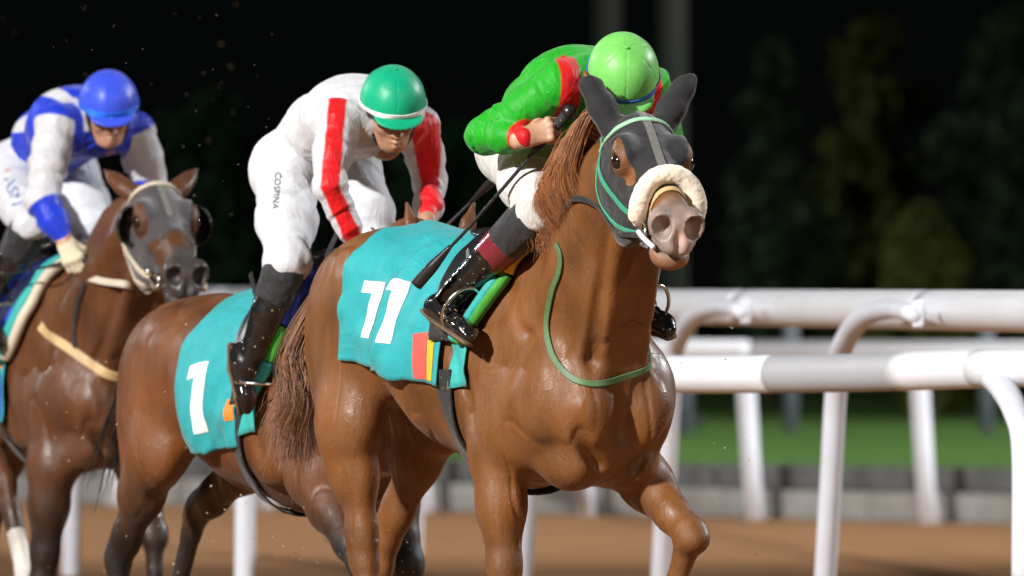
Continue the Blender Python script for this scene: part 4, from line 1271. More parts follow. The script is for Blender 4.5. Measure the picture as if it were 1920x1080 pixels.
strap('browband', br3, M['cream_strap'], [H3(.0, -.105, -.11), H3(.03, -.095, -.055), H3(.055, -.06, -.01), H3(.065, 0, .01), H3(.055, .06, -.01), H3(.03, .095, -.055), H3(.0, .105, -.11)], .026, .006, hb3, .004)
mb = MB()
for k in (-1, 1):
    c = H3(.46, k * .068, -.14)
    mb.tube([c + H3.v(.03 * math.cos(t), 0, .03 * math.sin(t)) for t in np.linspace(0, 2 * math.pi, 15)], .006, 6, False)
    for x in (.35, .40): mb.ball(H3(x, k * .072, -.165), .014, 8, 6)
mb.build('bit_ring', M['metal'], br3, True)
cord('bit', br3, M['metal'], [H3(.45, -.085, -.14), H3(.50, -.07, -.14)], .010, 8)
strap('chin_strap', br3, M['cream_strap'], [H3(.46, -.06, -.16), H3(.43, -.045, -.21), H3(.42, 0, -.24), H3(.43, .045, -.21), H3(.46, .06, -.16)], .016, .005, bvh3, .004)
rp = [p for p in (pick(F3, bvh3, *q) for q in ((205, 528), (245, 533), (285, 545))) if p is not None]
strap('rein', br3, M['cream_strap'], [tuple(F3.at(165, 520, -.18))] + [p + np.array([0, -.02, 0]) for p in rp] + [H3(.46, -.075, -.15)], .026, .005, normals=F3.vec((0, -1, 0)))
strap('rein', br3, M['cream_strap'], [H3(.46, .075, -.15), H3(.2, .15, -.3), (.30, .2, 1.5), tuple(F3.at(180, 515, .05))], .026, .005, normals=(0, 1, 0))
px_strap('breast_strap', horse3, M['tan_strap'], F3, bvh3, [(78, 612), (110, 640), (148, 666), (185, 692), (222, 706), (262, 706), (300, 690)], after=[(.33, .2, 1.2), (.05, .24, 1.35)], width=.036, thick=.006, off=.004)
px_strap('martingale', horse3, M['black_web'], F3, bvh3, [(160, 530), (146, 570), (140, 620), (142, 660)], width=.022, thick=.004, off=.004)
sad3 = empty('saddle', (0, 0, 0)); sad3.parent = horse3
P3_ = Drape(bvh3, lambda v: -.34, lambda v: .06 + .05 * math.sin(v * 2.6) - .15 * v ** 2, 1.55, 1.27, .030, .004, 22, dz=SP3['dz'])
P3_.build('saddle_pad', M['blue_cloth'], sad3, 30, 60, thick=.012)
tube_strap('pad_edge', sad3, M['cream_strap'], edge_of(P3_, -.04, -.95), .022, label='cream rolled front edge of the saddle pad')
tube_strap('pad_edge', sad3, M['teal_pad'], edge_of(P3_, -.04, -.97, u=.91, off=.012), .026, label='teal edge of the saddle pad')
Q3_ = Drape(bvh3, lambda v: -.34, lambda v: -.14 - .05 * v, 1.2, 1.27, .046, .003, 24, dz=SP3['dz'])
Q3_.build('saddle_flap', M['black_leather'], sad3, 24, 50, thick=.006)
D3 = Drape(bvh3, lambda v: -.72, lambda v: -.045 - .015 * v, 2.15, 1.25, .016, .010, 21, dz=SP3['dz'])
cl3 = D3.build('saddle_cloth', M['teal_cloth'], horse3)
D3.patch('blue_panel', M['blue_cloth'], cl3, [[(.66, -.75), (.985, -.75), (.985, -.985), (.66, -.985)]])
D3.patch('yellow_stripe', M['yellow'], cl3, [[(.66, -.58), (.985, -.58), (.985, -.655), (.66, -.655)]])
D3.patch('orange_stripe', M['orange'], cl3, [[(.66, -.66), (.985, -.66), (.985, -.715), (.66, -.715)]])
D3.patch('red_stripe', M['red_print'], cl3, [[(.66, -.54), (.985, -.54), (.985, -.575), (.66, -.575)]])
f = Field((-.65, -.22, 1.4), (.1, .22, 1.9), .009)
f.chain([(-.08, 0, 1.67), (-.22, 0, 1.64), (-.38, 0, 1.65), (-.48, 0, 1.68)], [(.07, .025), (.09, .03), (.12, .03), (.10, .02)], .03, (0, 1, 0))
field_obj(f, 'seat', M['black_leather'], sad3)
gp3 = [(-.17, .285 * math.sin(t), 1.15 + .36 * math.cos(t)) for t in np.linspace(-1.5, -math.pi, 10)] + [(-.15, -.285 * math.sin(t), 1.15 + .36 * math.cos(t)) for t in np.linspace(-math.pi + .2, -1.5, 9)]
strap('girth', sad3, M['black_web'], gp3, .08, .007, bvh3, .012)
g = []
for t in np.linspace(0, 1, 5):
    r0 = np.array([.10 + .42 * t, -.03 * t, 1.60 + .20 * t]); g.append([r0, r0 + (-.03, .05, .03), r0 + (-.08, .12, -.05), r0 + (-.10, .14, -.18)])
hair('mane', horse3, M['mane_dark'], g, 250, .015, .003, 8)
dk = np.array([-1.18, 0, 1.42])
g = [[dk + (0, .02 * k, 0), dk + (-.14, .03 * k, -.03), dk + (-.32, .05 * k, -.18), dk + (-.48, .08 * k, -.5)] for k in (-1, 0, 1)]
hair('tail', horse3, M['mane_dark'], g, 300, .03, .0035, 9)

# ------------------------------------------------------------------ jockeys
def two_tone(name, a, b, attr='mark', rough=.5, sheen=.15, wr=.3, wscale=10.0, dirt=0.0):
    """silk of two colours; the printed pattern is the 'mark' attribute"""
    m, nt, p = new_mat(name)
    at = nt.nodes.new('ShaderNodeAttribute'); at.attribute_name = attr
    fr_ = ramp(nt, at.outputs['Fac'], [(.485, 0.0), (.515, 1.0)])
    c = mixc(nt, fr_.outputs['Color'], a, b)
    n3 = noise_node(nt, 12, 5, .65); v = ramp(nt, n3.outputs['Fac'], [(.3, .88), (.7, 1.05)])
    c = mixc(nt, 1.0, c, v.outputs['Color'], 'MULTIPLY')
    if dirt:
        n4 = noise_node(nt, 30, 6, .7); f = ramp(nt, n4.outputs['Fac'], [(.64, 0.0), (.74, dirt)]); c = mixc(nt, f.outputs['Color'], c, (.2, .13, .08))
    nt.links.new(c, p.inputs['Base Color']); p.inputs['Specular IOR Level'].default_value = .25; p.inputs['Roughness'].default_value = rough; p.inputs['Sheen Weight'].default_value = sheen
    n1 = noise_node(nt, wscale, 3, .5, stretch=(1, 1.5, .8)); n1.inputs['Distortion'].default_value = 1.4
    n2 = noise_node(nt, 420, 2)
    bump(nt, p, [(n1.outputs['Fac'], wr, .02), (crease(nt, wscale * .6), min(1, wr * .9), .008), (n2.outputs['Fac'], .2, .0008)])
    return m

def skin_mat(name, col):
    m = plain_mat(name, col, .5, bumpsc=220, bs=.25, bd=.0008, var=.25); b = m.node_tree.nodes['Principled BSDF']
    b.inputs['Subsurface Weight'].default_value = .12; b.inputs['Subsurface Radius'].default_value = (.012, .005, .003); b.inputs['Subsurface Scale'].default_value = .5
    return m

class Face:
    def __init__(s, c, f, up):
        f = np.array(f, float); f /= np.linalg.norm(f); u = np.cross(np.array(up, float), f); u /= np.linalg.norm(u)
        s.c = np.array(c, float); s.f = f; s.u = u; s.t = np.cross(f, u)
    def __call__(s, f, u, t): return s.c + f * s.f + u * s.u + t * s.t
    def v(s, f, u, t): return f * s.f + u * s.u + t * s.t

def face_solids(F, H):
    ax = (H.f, H.u)
    F.ell(H(0, 0, .035), (.096, .075, .095), .02, ax)
    F.ell(H(.030, 0, -.045), (.062, .058, .078), .03, ax)
    F.ell(H(.062, 0, -.098), (.030, .034, .026), .025, ax)
    for s in (-1, 1):
        F.ell(H(.055, s * .040, -.028), (.028, .022, .024), .02, ax)
        F.seg(H(.0, s * .060, -.06), H(.05, s * .03, -.10), .018, .016, .02)
        F.ell(H(-.005, s * .078, -.012), (.020, .009, .034), .012, (H.v(1, 0, .2), H.u))
        F.ell(H(-.0, s * .088, -.012), (.010, .006, .018), .006, ax, 's')
        F.ell(H(.093, s * .032, .004), (.014, .019, .013), .012, ax, 's')
        F.ell(H(.078, s * .032, .003), (.013, .014, .011), .006, ax)
        F.ell(H(.093, s * .014, -.042), (.013, .010, .010), .008, ax)
    F.ell(H(.082, 0, .024), (.018, .052, .012), .015, ax)
    F.seg(H(.092, 0, .008), H(.112, 0, -.038), .008, .0125, .012)
    F.seg(H(.084, -.022, -.071), H(.097, 0, -.069), .005, .0075, .008); F.seg(H(.084, .022, -.071), H(.097, 0, -.069), .005, .0075, .008)
    F.seg(H(.082, -.018, -.081), H(.093, 0, -.084), .005, .0085, .008); F.seg(H(.082, .018, -.081), H(.093, 0, -.084), .005, .0085, .008)
    F.ell(H(.105, 0, -.0765), (.022, .026, .0022), .004, ax, 's')
    F.seg(H(-.03, 0, -.06), H(-.06, 0, -.16), .052, .058, .03)

def hand_solids(F, wrist, d, s, p, curl=1.0, grow=0.0, thumb=True):
    """wrist point, d towards the knuckles, s along the knuckles towards the index finger, p out of the palm"""
    d = np.array(d, float); d /= np.linalg.norm(d); s = np.array(s, float); s = s - d * (s @ d); s /= np.linalg.norm(s)
    q = np.cross(d, s); q = q if q @ np.array(p, float) > 0 else -q
    w = np.array(wrist, float)
    F.seg(w - d * .03, w + d * .02, (.028, .021), (.030, .018), .02, s, grow=grow)
    F.seg(w + d * .02, w + d * .075, (.030, .017), (.039, .014), .02, s, grow=grow)
    L = [(.040, .026, .020), (.044, .030, .021), (.041, .027, .020), (.032, .021, .017)]
    for i in range(4):
        k = w + d * (.088 - .004 * abs(i - 1)) + s * (.031 - .0205 * i) - q * .002
        F.seg(w + d * .035 + s * (.015 - .011 * i), k, .013, .0102, .008, grow=grow)
        F.ell(k - q * .004, (.0105,) * 3, .006, grow=grow)
        ang = 0; a = k
        for j, ln in enumerate(L[i]):
            ang += (R(62), R(78), R(52))[j] * curl + (.06 * (i - 1.5) if j == 0 else 0)
            b = a + (d * math.cos(ang) + q * math.sin(ang)) * ln
            F.seg(a, b, .0098 - .0012 * j, .0092 - .0014 * j, .0035, grow=grow)
            a = b
    if thumb:
        t0 = w + d * .022 + s * .024 + q * .010; t1 = w + d * .052 + s * .046 + q * .022; t2 = w + d * .080 + s * .036 + q * .042; t3 = w + d * .088 + s * .014 + q * .052
        F.chain([t0, t1, t2, t3], [.015, .0125, .0108, .0085], .006, grow=grow)
    return w + d * .082 + q * .026          # middle of the grip

def folds(v, n, amp, sc, seed, mask=None, segs=None):
    v0 = v
    if segs:                                   # creases run across the limb they lie on
        best = np.full(len(v), 9.0); u = v.copy()
        for a, b in segs:
            t, d = seg_param(v, a, b); ax = (b - a) / np.linalg.norm(b - a); k = d < best; best[k] = d[k]
            rel = v - a; al = rel @ ax; tilt = rel @ np.cross(ax, (0.3, .5, .8))
            w_ = v + ax[None] * (al * 1.1 + tilt * .9)[:, None] - .45 * (rel - al[:, None] * ax[None]); u[k] = w_[k]
        v = u
    w = fbm(v * sc * .5, 2, seed + 3)[:, None]
    a = 1 - 2 * np.abs(vnoise(v * np.array([sc, sc, sc * .75]) + 1.3 * w, seed)); b = 1 - 2 * np.abs(vnoise(v * sc * 2.3 + 1.5 * w, seed + 1))
    d = amp * (np.clip(a, -.3, 1) * .75 + .22 * np.clip(b, -.3, 1) - .25)
    if mask is not None: d = d * mask
    return v0 + n * d[:, None]

def garment(F, name, mat, parent, amp=.008, sc=11, seed=1, mark=None, mask=None, rel=2, segs=None, **kw):
    v, q = F.mesh(); v = relax(v, q, rel, .45)
    mk = mark(v) if mark else None
    vv = folds(v, vnormals(v, q), amp, sc, seed, mask(v) if mask else None, segs) if amp else v
    me = np_mesh(name, vv, q, True)
    if mk is not None:
        a = me.attributes.new('mark', 'FLOAT', 'POINT'); a.data.foreach_set('value', mk.astype(np.float32))
    return obj(name, me, mat, parent, **kw)

def seg_param(v, a, b):
    ab = b - a; t = ((v - a) @ ab) / (ab @ ab); d = np.linalg.norm(v - a - np.clip(t, 0, 1)[:, None] * ab, axis=1); return t, d

def make_jockey(fr, sp, label, h=.0055):
    J = {k: np.array(fr.at(*q)) if len(q) == 3 and q[0] > 5 or (len(q) == 3 and abs(q[1]) > 5) else np.array(q, float) for k, q in sp['J'].items()}
    e = empty('jockey', tuple(fr.O), fr.rz, label=label, cat='person')
    Hd = Face(J['HC'], fr.vec(sp['face']), fr.vec(sp['up']))
    allp = np.array(list(J.values())); lo = allp.min(0) - .24; hi = allp.max(0) + .24
    Y = (0, 1, 0)
    T = [J['P'], J['W'], J['C'], J['S']]
    smid = (J['SR'] + J['SL']) / 2; shx = J['SL'] - J['SR']; shx = shx / np.linalg.norm(shx)
    nape = J['S'] + (J['HC'] - J['S']) * .25
    # ---- skin: one continuous figure
    F = Field(lo, hi, h)
    F.chain(T, [(.14, .10), (.125, .085), (.145, .095), (.13, .075)], .05, Y)
    F.seg(J['SR'], J['SL'], .055, .055, .05); F.seg(J['S'], J['HC'] - Hd.f * .03 - Hd.t * .04, .058, .052, .04)
    face_solids(F, Hd)
    for s in 'RL':
        F.chain([J['S' + s], J['E' + s], J['W' + s]], [.050, .038, .026], .02)
        F.chain([J['H' + s], J['K' + s]], [.085, .056], .03); F.chain([J['K' + s], J['K' + s] + (J['A' + s] - J['K' + s]) * .35, J['A' + s]], [.052, .048, .034], .02)
        F.seg(J['A' + s], J['T' + s], .026, .014, .01)
    grips = {}
    for s in 'RL':
        hs = sp['hand' + s]; grips[s] = hand_solids(F, J['W' + s] + np.array(hs.get('o', (0, 0, 0))), hs['d'], hs['s'], hs['p'], hs.get('curl', 1.0))
    v, q = F.mesh(); v = relax(v, q, 1, .4)
    obj('body', np_mesh('body', v, q, True), skin_mat('skin', sp.get('skin', (.42, .22, .13))), e)
    # ---- jacket
    F = Field(lo, hi, h)
    F.chain(T[1:], [(.155, .115), (.178, .125), (.155, .10)], .06, Y)
    F.seg(T[0] + (T[1] - T[0]) * .45, T[1], (.150, .115), (.155, .115), .05, Y)
    F.seg(J['SR'], J['SL'], .070, .070, .06)
    F.seg(J['S'], nape, .082, .075, .04)
    bag = sp.get('bag', .012)
    for s in 'RL':
        A, B, C = J['S' + s], J['E' + s], J['W' + s]
        F.chain([A, A + (B - A) * .5, B], [.058 + bag, .050 + bag, .042 + bag], .03)
        F.chain([B, B + (C - B) * .55, C - (C - B) * .05], [.042 + bag, .038 + bag * .8, .030], .02)
        if sp.get('cuff'): F.seg(C - (C - B) / np.linalg.norm(C - B) * .055, C - (C - B) / np.linalg.norm(C - B) * .0, .037, .035, .004)
    jm = lambda v: np.clip(np.minimum.reduce([np.linalg.norm(v - J['W' + s], axis=1) / .10 for s in 'RL']), .15, 1)
    jk = garment(F, 'jacket', sp['jacket'], e, sp.get('fold', .009), 8, sp['seed'], (lambda v: sp['mark'](v, J)) if 'mark' in sp else None, jm, segs=[(J['S' + s], J['E' + s]) for s in 'RL'] + [(J['E' + s], J['W' + s]) for s in 'RL'] + [(T[1], T[3])])
    # collar
    F = Field(nape - .16, nape + .16, .005)
    ax = J['HC'] - J['S']; F.seg(nape - ax * .05, nape + ax * .12, .080, .072, .01)
    garment(F, 'collar', sp['collar'], e, .004, 18, sp['seed'] + 5)
    # ---- breeches
    F = Field(lo, hi, h)
    F.seg(T[0] - (T[1] - T[0]) * .12, T[0] + (T[1] - T[0]) * .55, (.138, .115), (.148, .110), .06, Y)
    for s in 'RL':
        A, B, C = J['H' + s], J['K' + s], J['A' + s]
        o = 1 if s == 'L' else -1
        F.ell(A + np.array([-.04, 0, .0]), (.105, .098, .11), .06)
        F.chain([A, A + (B - A) * .55, B], [.108, .092, .073], .05)
        F.seg(B, B + (C - B) * .13, .074, .064, .02)
    bm = lambda v: np.clip(.5 + np.minimum.reduce([np.linalg.norm(v - J['H' + s], axis=1) / .5 for s in 'RL']), .4, 1.2)
    br = garment(F, 'breeches', sp['breeches'], e, .0105, 8, sp['seed'] + 9, None, bm, segs=[(J['H' + s], J['K' + s]) for s in 'RL'])
    # ---- boots
    for s in 'RL':
        B, C, Tt = J['K' + s], J['A' + s], J['T' + s]; d = C - B
        F = Field(np.minimum.reduce([B, C, Tt]) - .14, np.maximum.reduce([B, C, Tt]) + .14, .005)
        F.chain([B + d * .33, B + d * .5, B + d * .85, C], [.060, .0585, .045, .043], .01)
        ft = Tt - C; fl = ft / np.linalg.norm(ft); sd = np.cross(fl, d); sd /= np.linalg.norm(sd)
        dn = d / np.linalg.norm(d); up = np.cross(fl, sd); up = up if up @ dn < 0 else -up
        F.ell(C - up * .030 - fl * .032, (.042, .036, .042), .02, (fl, sd))
        F.seg(C - up * .022, Tt + up * .004, (.037, .036), (.038, .026), .025, sd)
        F.seg(Tt - fl * .01, Tt + fl * .035, (.037, .026), (.025, .018), .02, sd)
        b = garment(F, 'boot', M['boot'], e, .0035, 16, 4)
        F = Field(np.minimum.reduce([C, Tt]) - .16, np.maximum.reduce([C, Tt]) + .16, .005)
        F.chain([C - up * .064 - fl * .060, C - up * .060 + fl * .02, Tt - up * .026, Tt - up * .020 + fl * .05], [(.030, .010), (.030, .009), (.038, .009), (.024, .008)], .01, sd)
        garment(F, 'sole', M['sole'], b, 0)
        F = Field(np.minimum(B, C) - .14, np.maximum(B, C) + .14, .005)
        F.chain([B + d * .09, B + d * .14, B + d * .34], [.068, .070, .0645], .01); 
        garment(F, 'knee_cover', M['knee'], e, .004, 14, 8)
        if sp.get('band'):
            F = Field(np.minimum(B, C) - .14, np.maximum(B, C) + .14, .005)
            F.seg(B + d * .36, B + d * .53, .0645, .0615, .004); F.cut(B + d * .355, -d); F.cut(B + d * .535, d)
            garment(F, 'boot_top', sp['band'], b, .001, 14, 3)
        # stirrup iron
        mb = MB(); c = C + (Tt - C) * .55; pts = [c + sd * .058 * math.sin(t) * (1 if abs(math.sin(t)) < .98 else 1) + up * (.03 + .085 * math.cos(t) * (1 if math.cos(t) > 0 else .82)) for t in np.linspace(0, 2 * math.pi, 22)]
        mb.tube(pts, .006, 6, False); st = mb.build('stirrup', M['metal'], sp['saddle'], True)
        strap('stirrup_leather', st, M['black_leather'], [c + up * .115, (c + up * .115) * .5 + np.array(sp['bar']) * np.array([1, -1 if s == 'R' else 1, 1]) * .5, np.array(sp['bar']) * np.array([1, -1 if s == 'R' else 1, 1])], .022, .004, normals=(0, -1 if s == 'R' else 1, .2))
    # ---- helmet with silk cap
    F = Field(Hd.c - .24, Hd.c + .24, .0045)
    ax = (Hd.f, Hd.u)
    F.ell(Hd(.004, 0, .040), (.128, .110, .118), .0, ax)
    F.cut(Hd(0, 0, .022), Hd.v(.18, 0, -1), .012)
    F.ell(Hd(.105, 0, .034), (.062, .085, .011), .012, (Hd.v(1, 0, -.30), Hd.u))
    v, q = F.mesh(); v = relax(v, q, 2, .45); n = vnormals(v, q)
    r_ = (v - Hd(.004, 0, .04)); az = np.arctan2(r_ @ Hd.u, r_ @ Hd.f); pol = np.clip(np.hypot(r_ @ Hd.u, r_ @ Hd.f) / .1, 0, 1)
    g = np.abs(np.sin(az * 3 + .3)) * pol; zz = r_ @ Hd.t
    v = v - n * (np.exp(-(g / .05) ** 2) * .0022 * (zz > -.005))[:, None] + n * (fbm(v * 16, 2, 5) * .0025 * (zz > .0))[:, None]
    hm = obj('helmet', np_mesh('helmet', v, q, True), sp['cap'], e)
    mb = MB(); mb.ball(Hd(.004, 0, .158), (.008, .008, .006), 10, 6); mb.build('button', sp['cap'], hm, True)
    if sp.get('capband'):
        bv = BVHTree.FromPolygons([tuple(x) for x in v.tolist()], q.tolist())
        pts = [Hd(.004 + .128 * math.cos(t), .112 * math.sin(t), .036 + .012 * math.cos(t)) for t in np.linspace(0, 2 * math.pi, 30)]
        strap('cap_band', hm, sp['capband'], pts, sp.get('bandw', .015), .003, bv, .001, n=4)
    # chin strap and goggles
    mb = MB()
    for s in (-1, 1): mb.tube(catmull([Hd(.01, s * .086, .03), Hd(.02, s * .078, -.03), Hd(.045, s * .05, -.10), Hd(.06, 0, -.132)], 5), .0065, 6)
    mb.build('chin_strap', M['black_leather'], hm, True)
    F = Field(Hd.c - .2, Hd.c + .2, .0035)
    for s in (-1, 1): F.ell(Hd(.088, s * .034, .004), (.026, .036, .024), .006, (Hd.v(1, s * -.25, 0), Hd.v(s * .25, 1, 0)))
    F.ell(Hd(.05, 0, .0), (.048, .075, .10), .0, ax, 's')
    gg = garment(F, 'goggles', sp.get('lens', M['lens']), e, 0)
    mb = MB()
    for s in (-1, 1): mb.tube(catmull([Hd(.083, s * .066, .006), Hd(.04, s * .083, .01), Hd(-.04, s * .090, .015), Hd(-.11, s * .03, .02)], 5), .006, 6)
    mb.build('goggle_strap', M['black_web'], gg, True)
    return e, J, Hd, grips, dict(jacket=jk, breeches=br, helmet=hm)

M['boot'] = plain_mat('polished_black_boot', (.010, .009, .009), .22, bumpsc=25, bs=.35, bd=.004, spec=.6, coat=.3)
def add_flecks(m, scale, size, keep, col):
    nt = m.node_tree; b = nt.nodes['Principled BSDF']; src = b.inputs['Base Color'].links[0].from_socket
    nt.links.new(flecks(nt, src, scale, size, keep, col), b.inputs['Base Color'])
add_flecks(M['boot'], 55, .20, .38, (.42, .34, .20)); add_flecks(M['black_web'], 60, .16, .3, (.36, .27, .15))
M['sole'] = plain_mat('muddy_boot_sole', (.13, .085, .05), .8, bs=.5, bd=.003, var=.4)
M['knee'] = cloth_mat('black_knee_gaiter', (.020, .020, .022), .7, .2, .4, 12)
M['maroon'] = plain_mat('maroon_boot_top', (.16, .018, .026), .28, bumpsc=25, bs=.3, bd=.003, coat=.2)
M['lens'] = plain_mat('brown_goggle_lens', (.035, .018, .010), .12, bs=0, var=.1, spec=.6)
M['breech_white'] = cloth_mat('white_breeches_cloth', (.60, .61, .64), .6, .1, .25, 10, dirt=.10)
M['breech_muddy'] = cloth_mat('muddy_white_breeches', (.56, .55, .53), .6, .1, .4, 10, dirt=.45)
M['breech_grey'] = cloth_mat('greyish_white_breeches', (.54, .55, .59), .6, .1, .25, 10, dirt=.1)
M['cap_lime'] = cloth_mat('pale_green_cap_silk', (.16, .52, .10), .42, .1, .05, 12)
M['cap_jade'] = cloth_mat('jade_cap_silk', (.0, .34, .17), .42, .1, .05, 12)
M['cap_blue'] = cloth_mat('blue_cap_silk', (.035, .075, .62), .40, .1, .05, 12)
M['band_blue'] = plain_mat('blue_cap_band', (.02, .12, .55), .5)
M['band_white'] = plain_mat('white_cap_band', (.78, .78, .76), .5)
M['band_sky'] = plain_mat('bright_blue_cap_band', (.01, .15, .75), .5)
M['silk_green'] = two_tone('green_and_red_silks', (.006, .30, .008), (.52, .004, .006), rough=.55)
M['silk_white'] = two_tone('white_and_red_silks', (.56, .56, .58), (.62, .004, .008), rough=.5, dirt=.12)
M['silk_blue'] = two_tone('blue_and_white_silks', (.53, .53, .55), (.008, .035, .50), rough=.45)
M['glove'] = cloth_mat('cream_glove', (.60, .54, .38), .7, .1, .2, 25)
M['whip'] = plain_mat('black_whip', (.012, .012, .013), .4, bumpsc=150, bs=.4)
M['whip_grey'] = plain_mat('grey_whip_shaft', (.05, .052, .06), .35, bumpsc=150, bs=.4)
M['letter_grey'] = plain_mat('dark_grey_lettering', (.03, .03, .035), .7)
M['letter_blue'] = plain_mat('blue_lettering', (.05, .08, .30), .7)

def sstep(x, a, b): return np.clip((x - a) / (b - a), 0, 1)

# ---- jockey of the leading horse
def mark1(v, J):
    # a red band over each shoulder and red cuffs; distances in metres, 0.5 = edge
    def band(y0, y1): return np.minimum(v[:, 1] - y0, y1 - v[:, 1])
    m = -np.ones(len(v)) * .1
    for s, o in (('R', -1), ('L', 1)):
        t, d = seg_param(v, J['S' + s], J['E' + s])
        b = .034 - np.abs((v - (J['S' + s] + np.array([.0, o * -.012, 0]))) @ np.array([0, 1.0, 0]) + .25 * (v[:, 0] - J['S' + s][0]))
        m = np.maximum(m, np.minimum(b, v[:, 0] - (J['S' + s][0] - .10)))
        dd = np.linalg.norm(v - J['W' + s], axis=1); m = np.maximum(m, .058 - dd)
    return .5 + m * 4
sp1 = dict(J=dict(P=(-.13, 0, 1.985), W=(.0, 0, 2.065), C=(.14, 0, 2.115), S=(.28, -.01, 2.125), HC=(1166, 148, -.05),
                  SR=(1052, 160, -.16), SL=(1215, 168, .17), ER=(906, 255, -.33), WR=(985, 258, -.275), EL=(.12, .34, 1.93), WL=(.30, .14, 1.90),
                  HR=(-.07, -.10, 1.935), HL=(-.07, .10, 1.935), KR=(1018, 386, -.19), KL=(.20, .22, 1.75),
                  AR=(832, 570, -.315), TR=(873, 622, -.335), AL=(-.02, .325, 1.45), TL=(.09, .34, 1.385)),
           face=(.13, -.60, -.78), up=(.05, -.6, .8), handR=dict(d=F1.vec((.85, -.10, .28)), s=F1.vec((.45, .1, .8)), p=F1.vec((.1, .9, -.3))),
           handL=dict(d=F1.vec((0, -1, -.2)), s=F1.vec((-1, 0, .2)), p=(0, 0, -1)), jacket=M['silk_green'], collar=M['silk_green'], breeches=M['breech_muddy'], cap=M['cap_lime'],
           capband=M['band_blue'], band=M['maroon'], cuff=True, mark=mark1, seed=1, saddle=sad1, bar=(-.16, .22, 1.62), skin=(.46, .25, .15))
j1, J1, Hd1, g1, c1 = make_jockey(F1, sp1, 'jockey in green silks with red shoulder bands and pale green cap, raising a black whip', .005)

# ---- jockey of the second horse
def mark2(v, J):
    m = -np.ones(len(v)) * .1
    for s in 'RL':
        A, B, C = J['S' + s], J['E' + s], J['W' + s]
        fwd = F2.vec((0, -1, 0))
        for a, b, t0, t1 in ((A, B, -.30, 1.1), (B, C, -.1, 1.1)):
            ax = (b - a) / np.linalg.norm(b - a); sd = np.cross(ax, fwd); sd /= np.linalg.norm(sd)
            t = ((v - a) @ ax) / np.linalg.norm(b - a); q = (v - a) @ sd; fr_ = (v - a) @ np.cross(sd, ax); fr_ = fr_ * np.sign(np.cross(sd, ax) @ fwd)
            w = np.minimum.reduce([.029 - np.abs(q), (t - t0) * .25, (t1 - t) * .25, fr_ + .005])
            m = np.maximum(m, w)
    return .5 + m * 4
sp2 = dict(J=dict(P=(-.20, 0, 1.945), W=(-.03, 0, 2.035), C=(.17, 0, 2.075), S=(.30, 0, 2.055), HC=(735, 207, -.0),
                  SR=(630, 228, -.17), SL=(785, 240, .17), ER=(619, 350, -.245), WR=(672, 468, -.14), EL=(806, 342, .25), WL=(800, 425, .15),
                  HR=(-.12, -.12, 1.90), HL=(-.12, .12, 1.90), KR=(540, 488, -.24), KL=(705, 470, .15),
                  AR=(465, 682, -.335), TR=(462, 748, -.34), AL=(-.10, .30, 1.28), TL=(.0, .32, 1.20)),
           face=(.20, -.84, -.50), up=(.05, -.4, .9), handR=dict(d=F2.vec((.3, -.3, -.9)), s=F2.vec((.9, .2, .2)), p=(0, 1, 0)),
           handL=dict(d=F2.vec((-.1, -.3, -.9)), s=F2.vec((.9, .2, .3)), p=(0, -1, 0)), jacket=M['silk_white'], collar=M['silk_white'], breeches=M['breech_white'], cap=M['cap_jade'],
           capband=M['band_white'], mark=mark2, seed=2, saddle=sad2, bar=(-.18, .22, 1.55), bag=.010, skin=(.40, .21, .12))
j2, J2, Hd2, g2, c2 = make_jockey(F2, sp2, 'jockey in white silks with red sleeve stripes and jade cap, standing in the stirrups', .0058)

# ---- jockey of the third horse
def mark3(v, J):
    # blue body with a white brace over each shoulder; white upper sleeves, blue from below the elbow; white hem
    P, W_, C, S_ = J['P'], J['W'], J['C'], J['S']
    ax = (S_ - P) / np.linalg.norm(S_ - P); t = (v - P) @ ax
    m = t - .12                                        # white below the hem
    dR = np.full(len(v), 1.0)
    for s, o in (('R', -1), ('L', 1)):
        A, B, Cw = J['S' + s], J['E' + s], J['W' + s]
        ta, da = seg_param(v, A, B); tb, db = seg_param(v, B, Cw)
        arm = np.minimum((ta + .02) * np.linalg.norm(B - A), .10 - np.minimum(da, db))
        arm = np.minimum(np.maximum(arm, np.minimum(.10 - db, .05)), np.maximum(np.abs(v[:, 1]) - .13, (ta - .45) * .3))
        white = np.where(arm > 0, 1, 0)
        m = np.minimum(m, -arm)
        br_ = .024 - np.abs(v[:, 1] - o * (.085 + .22 * np.clip(S_[0] - v[:, 0], -.1, .4)))     # brace
        if o < 0: m = np.minimum(m, -np.minimum(br_, (v[:, 2] - (W_[2] + .02)) * 2))
        L = np.linalg.norm(Cw - B)
        m = np.maximum(m, np.minimum((tb - .10) * L, .10 - db))
    return .5 + m * 4
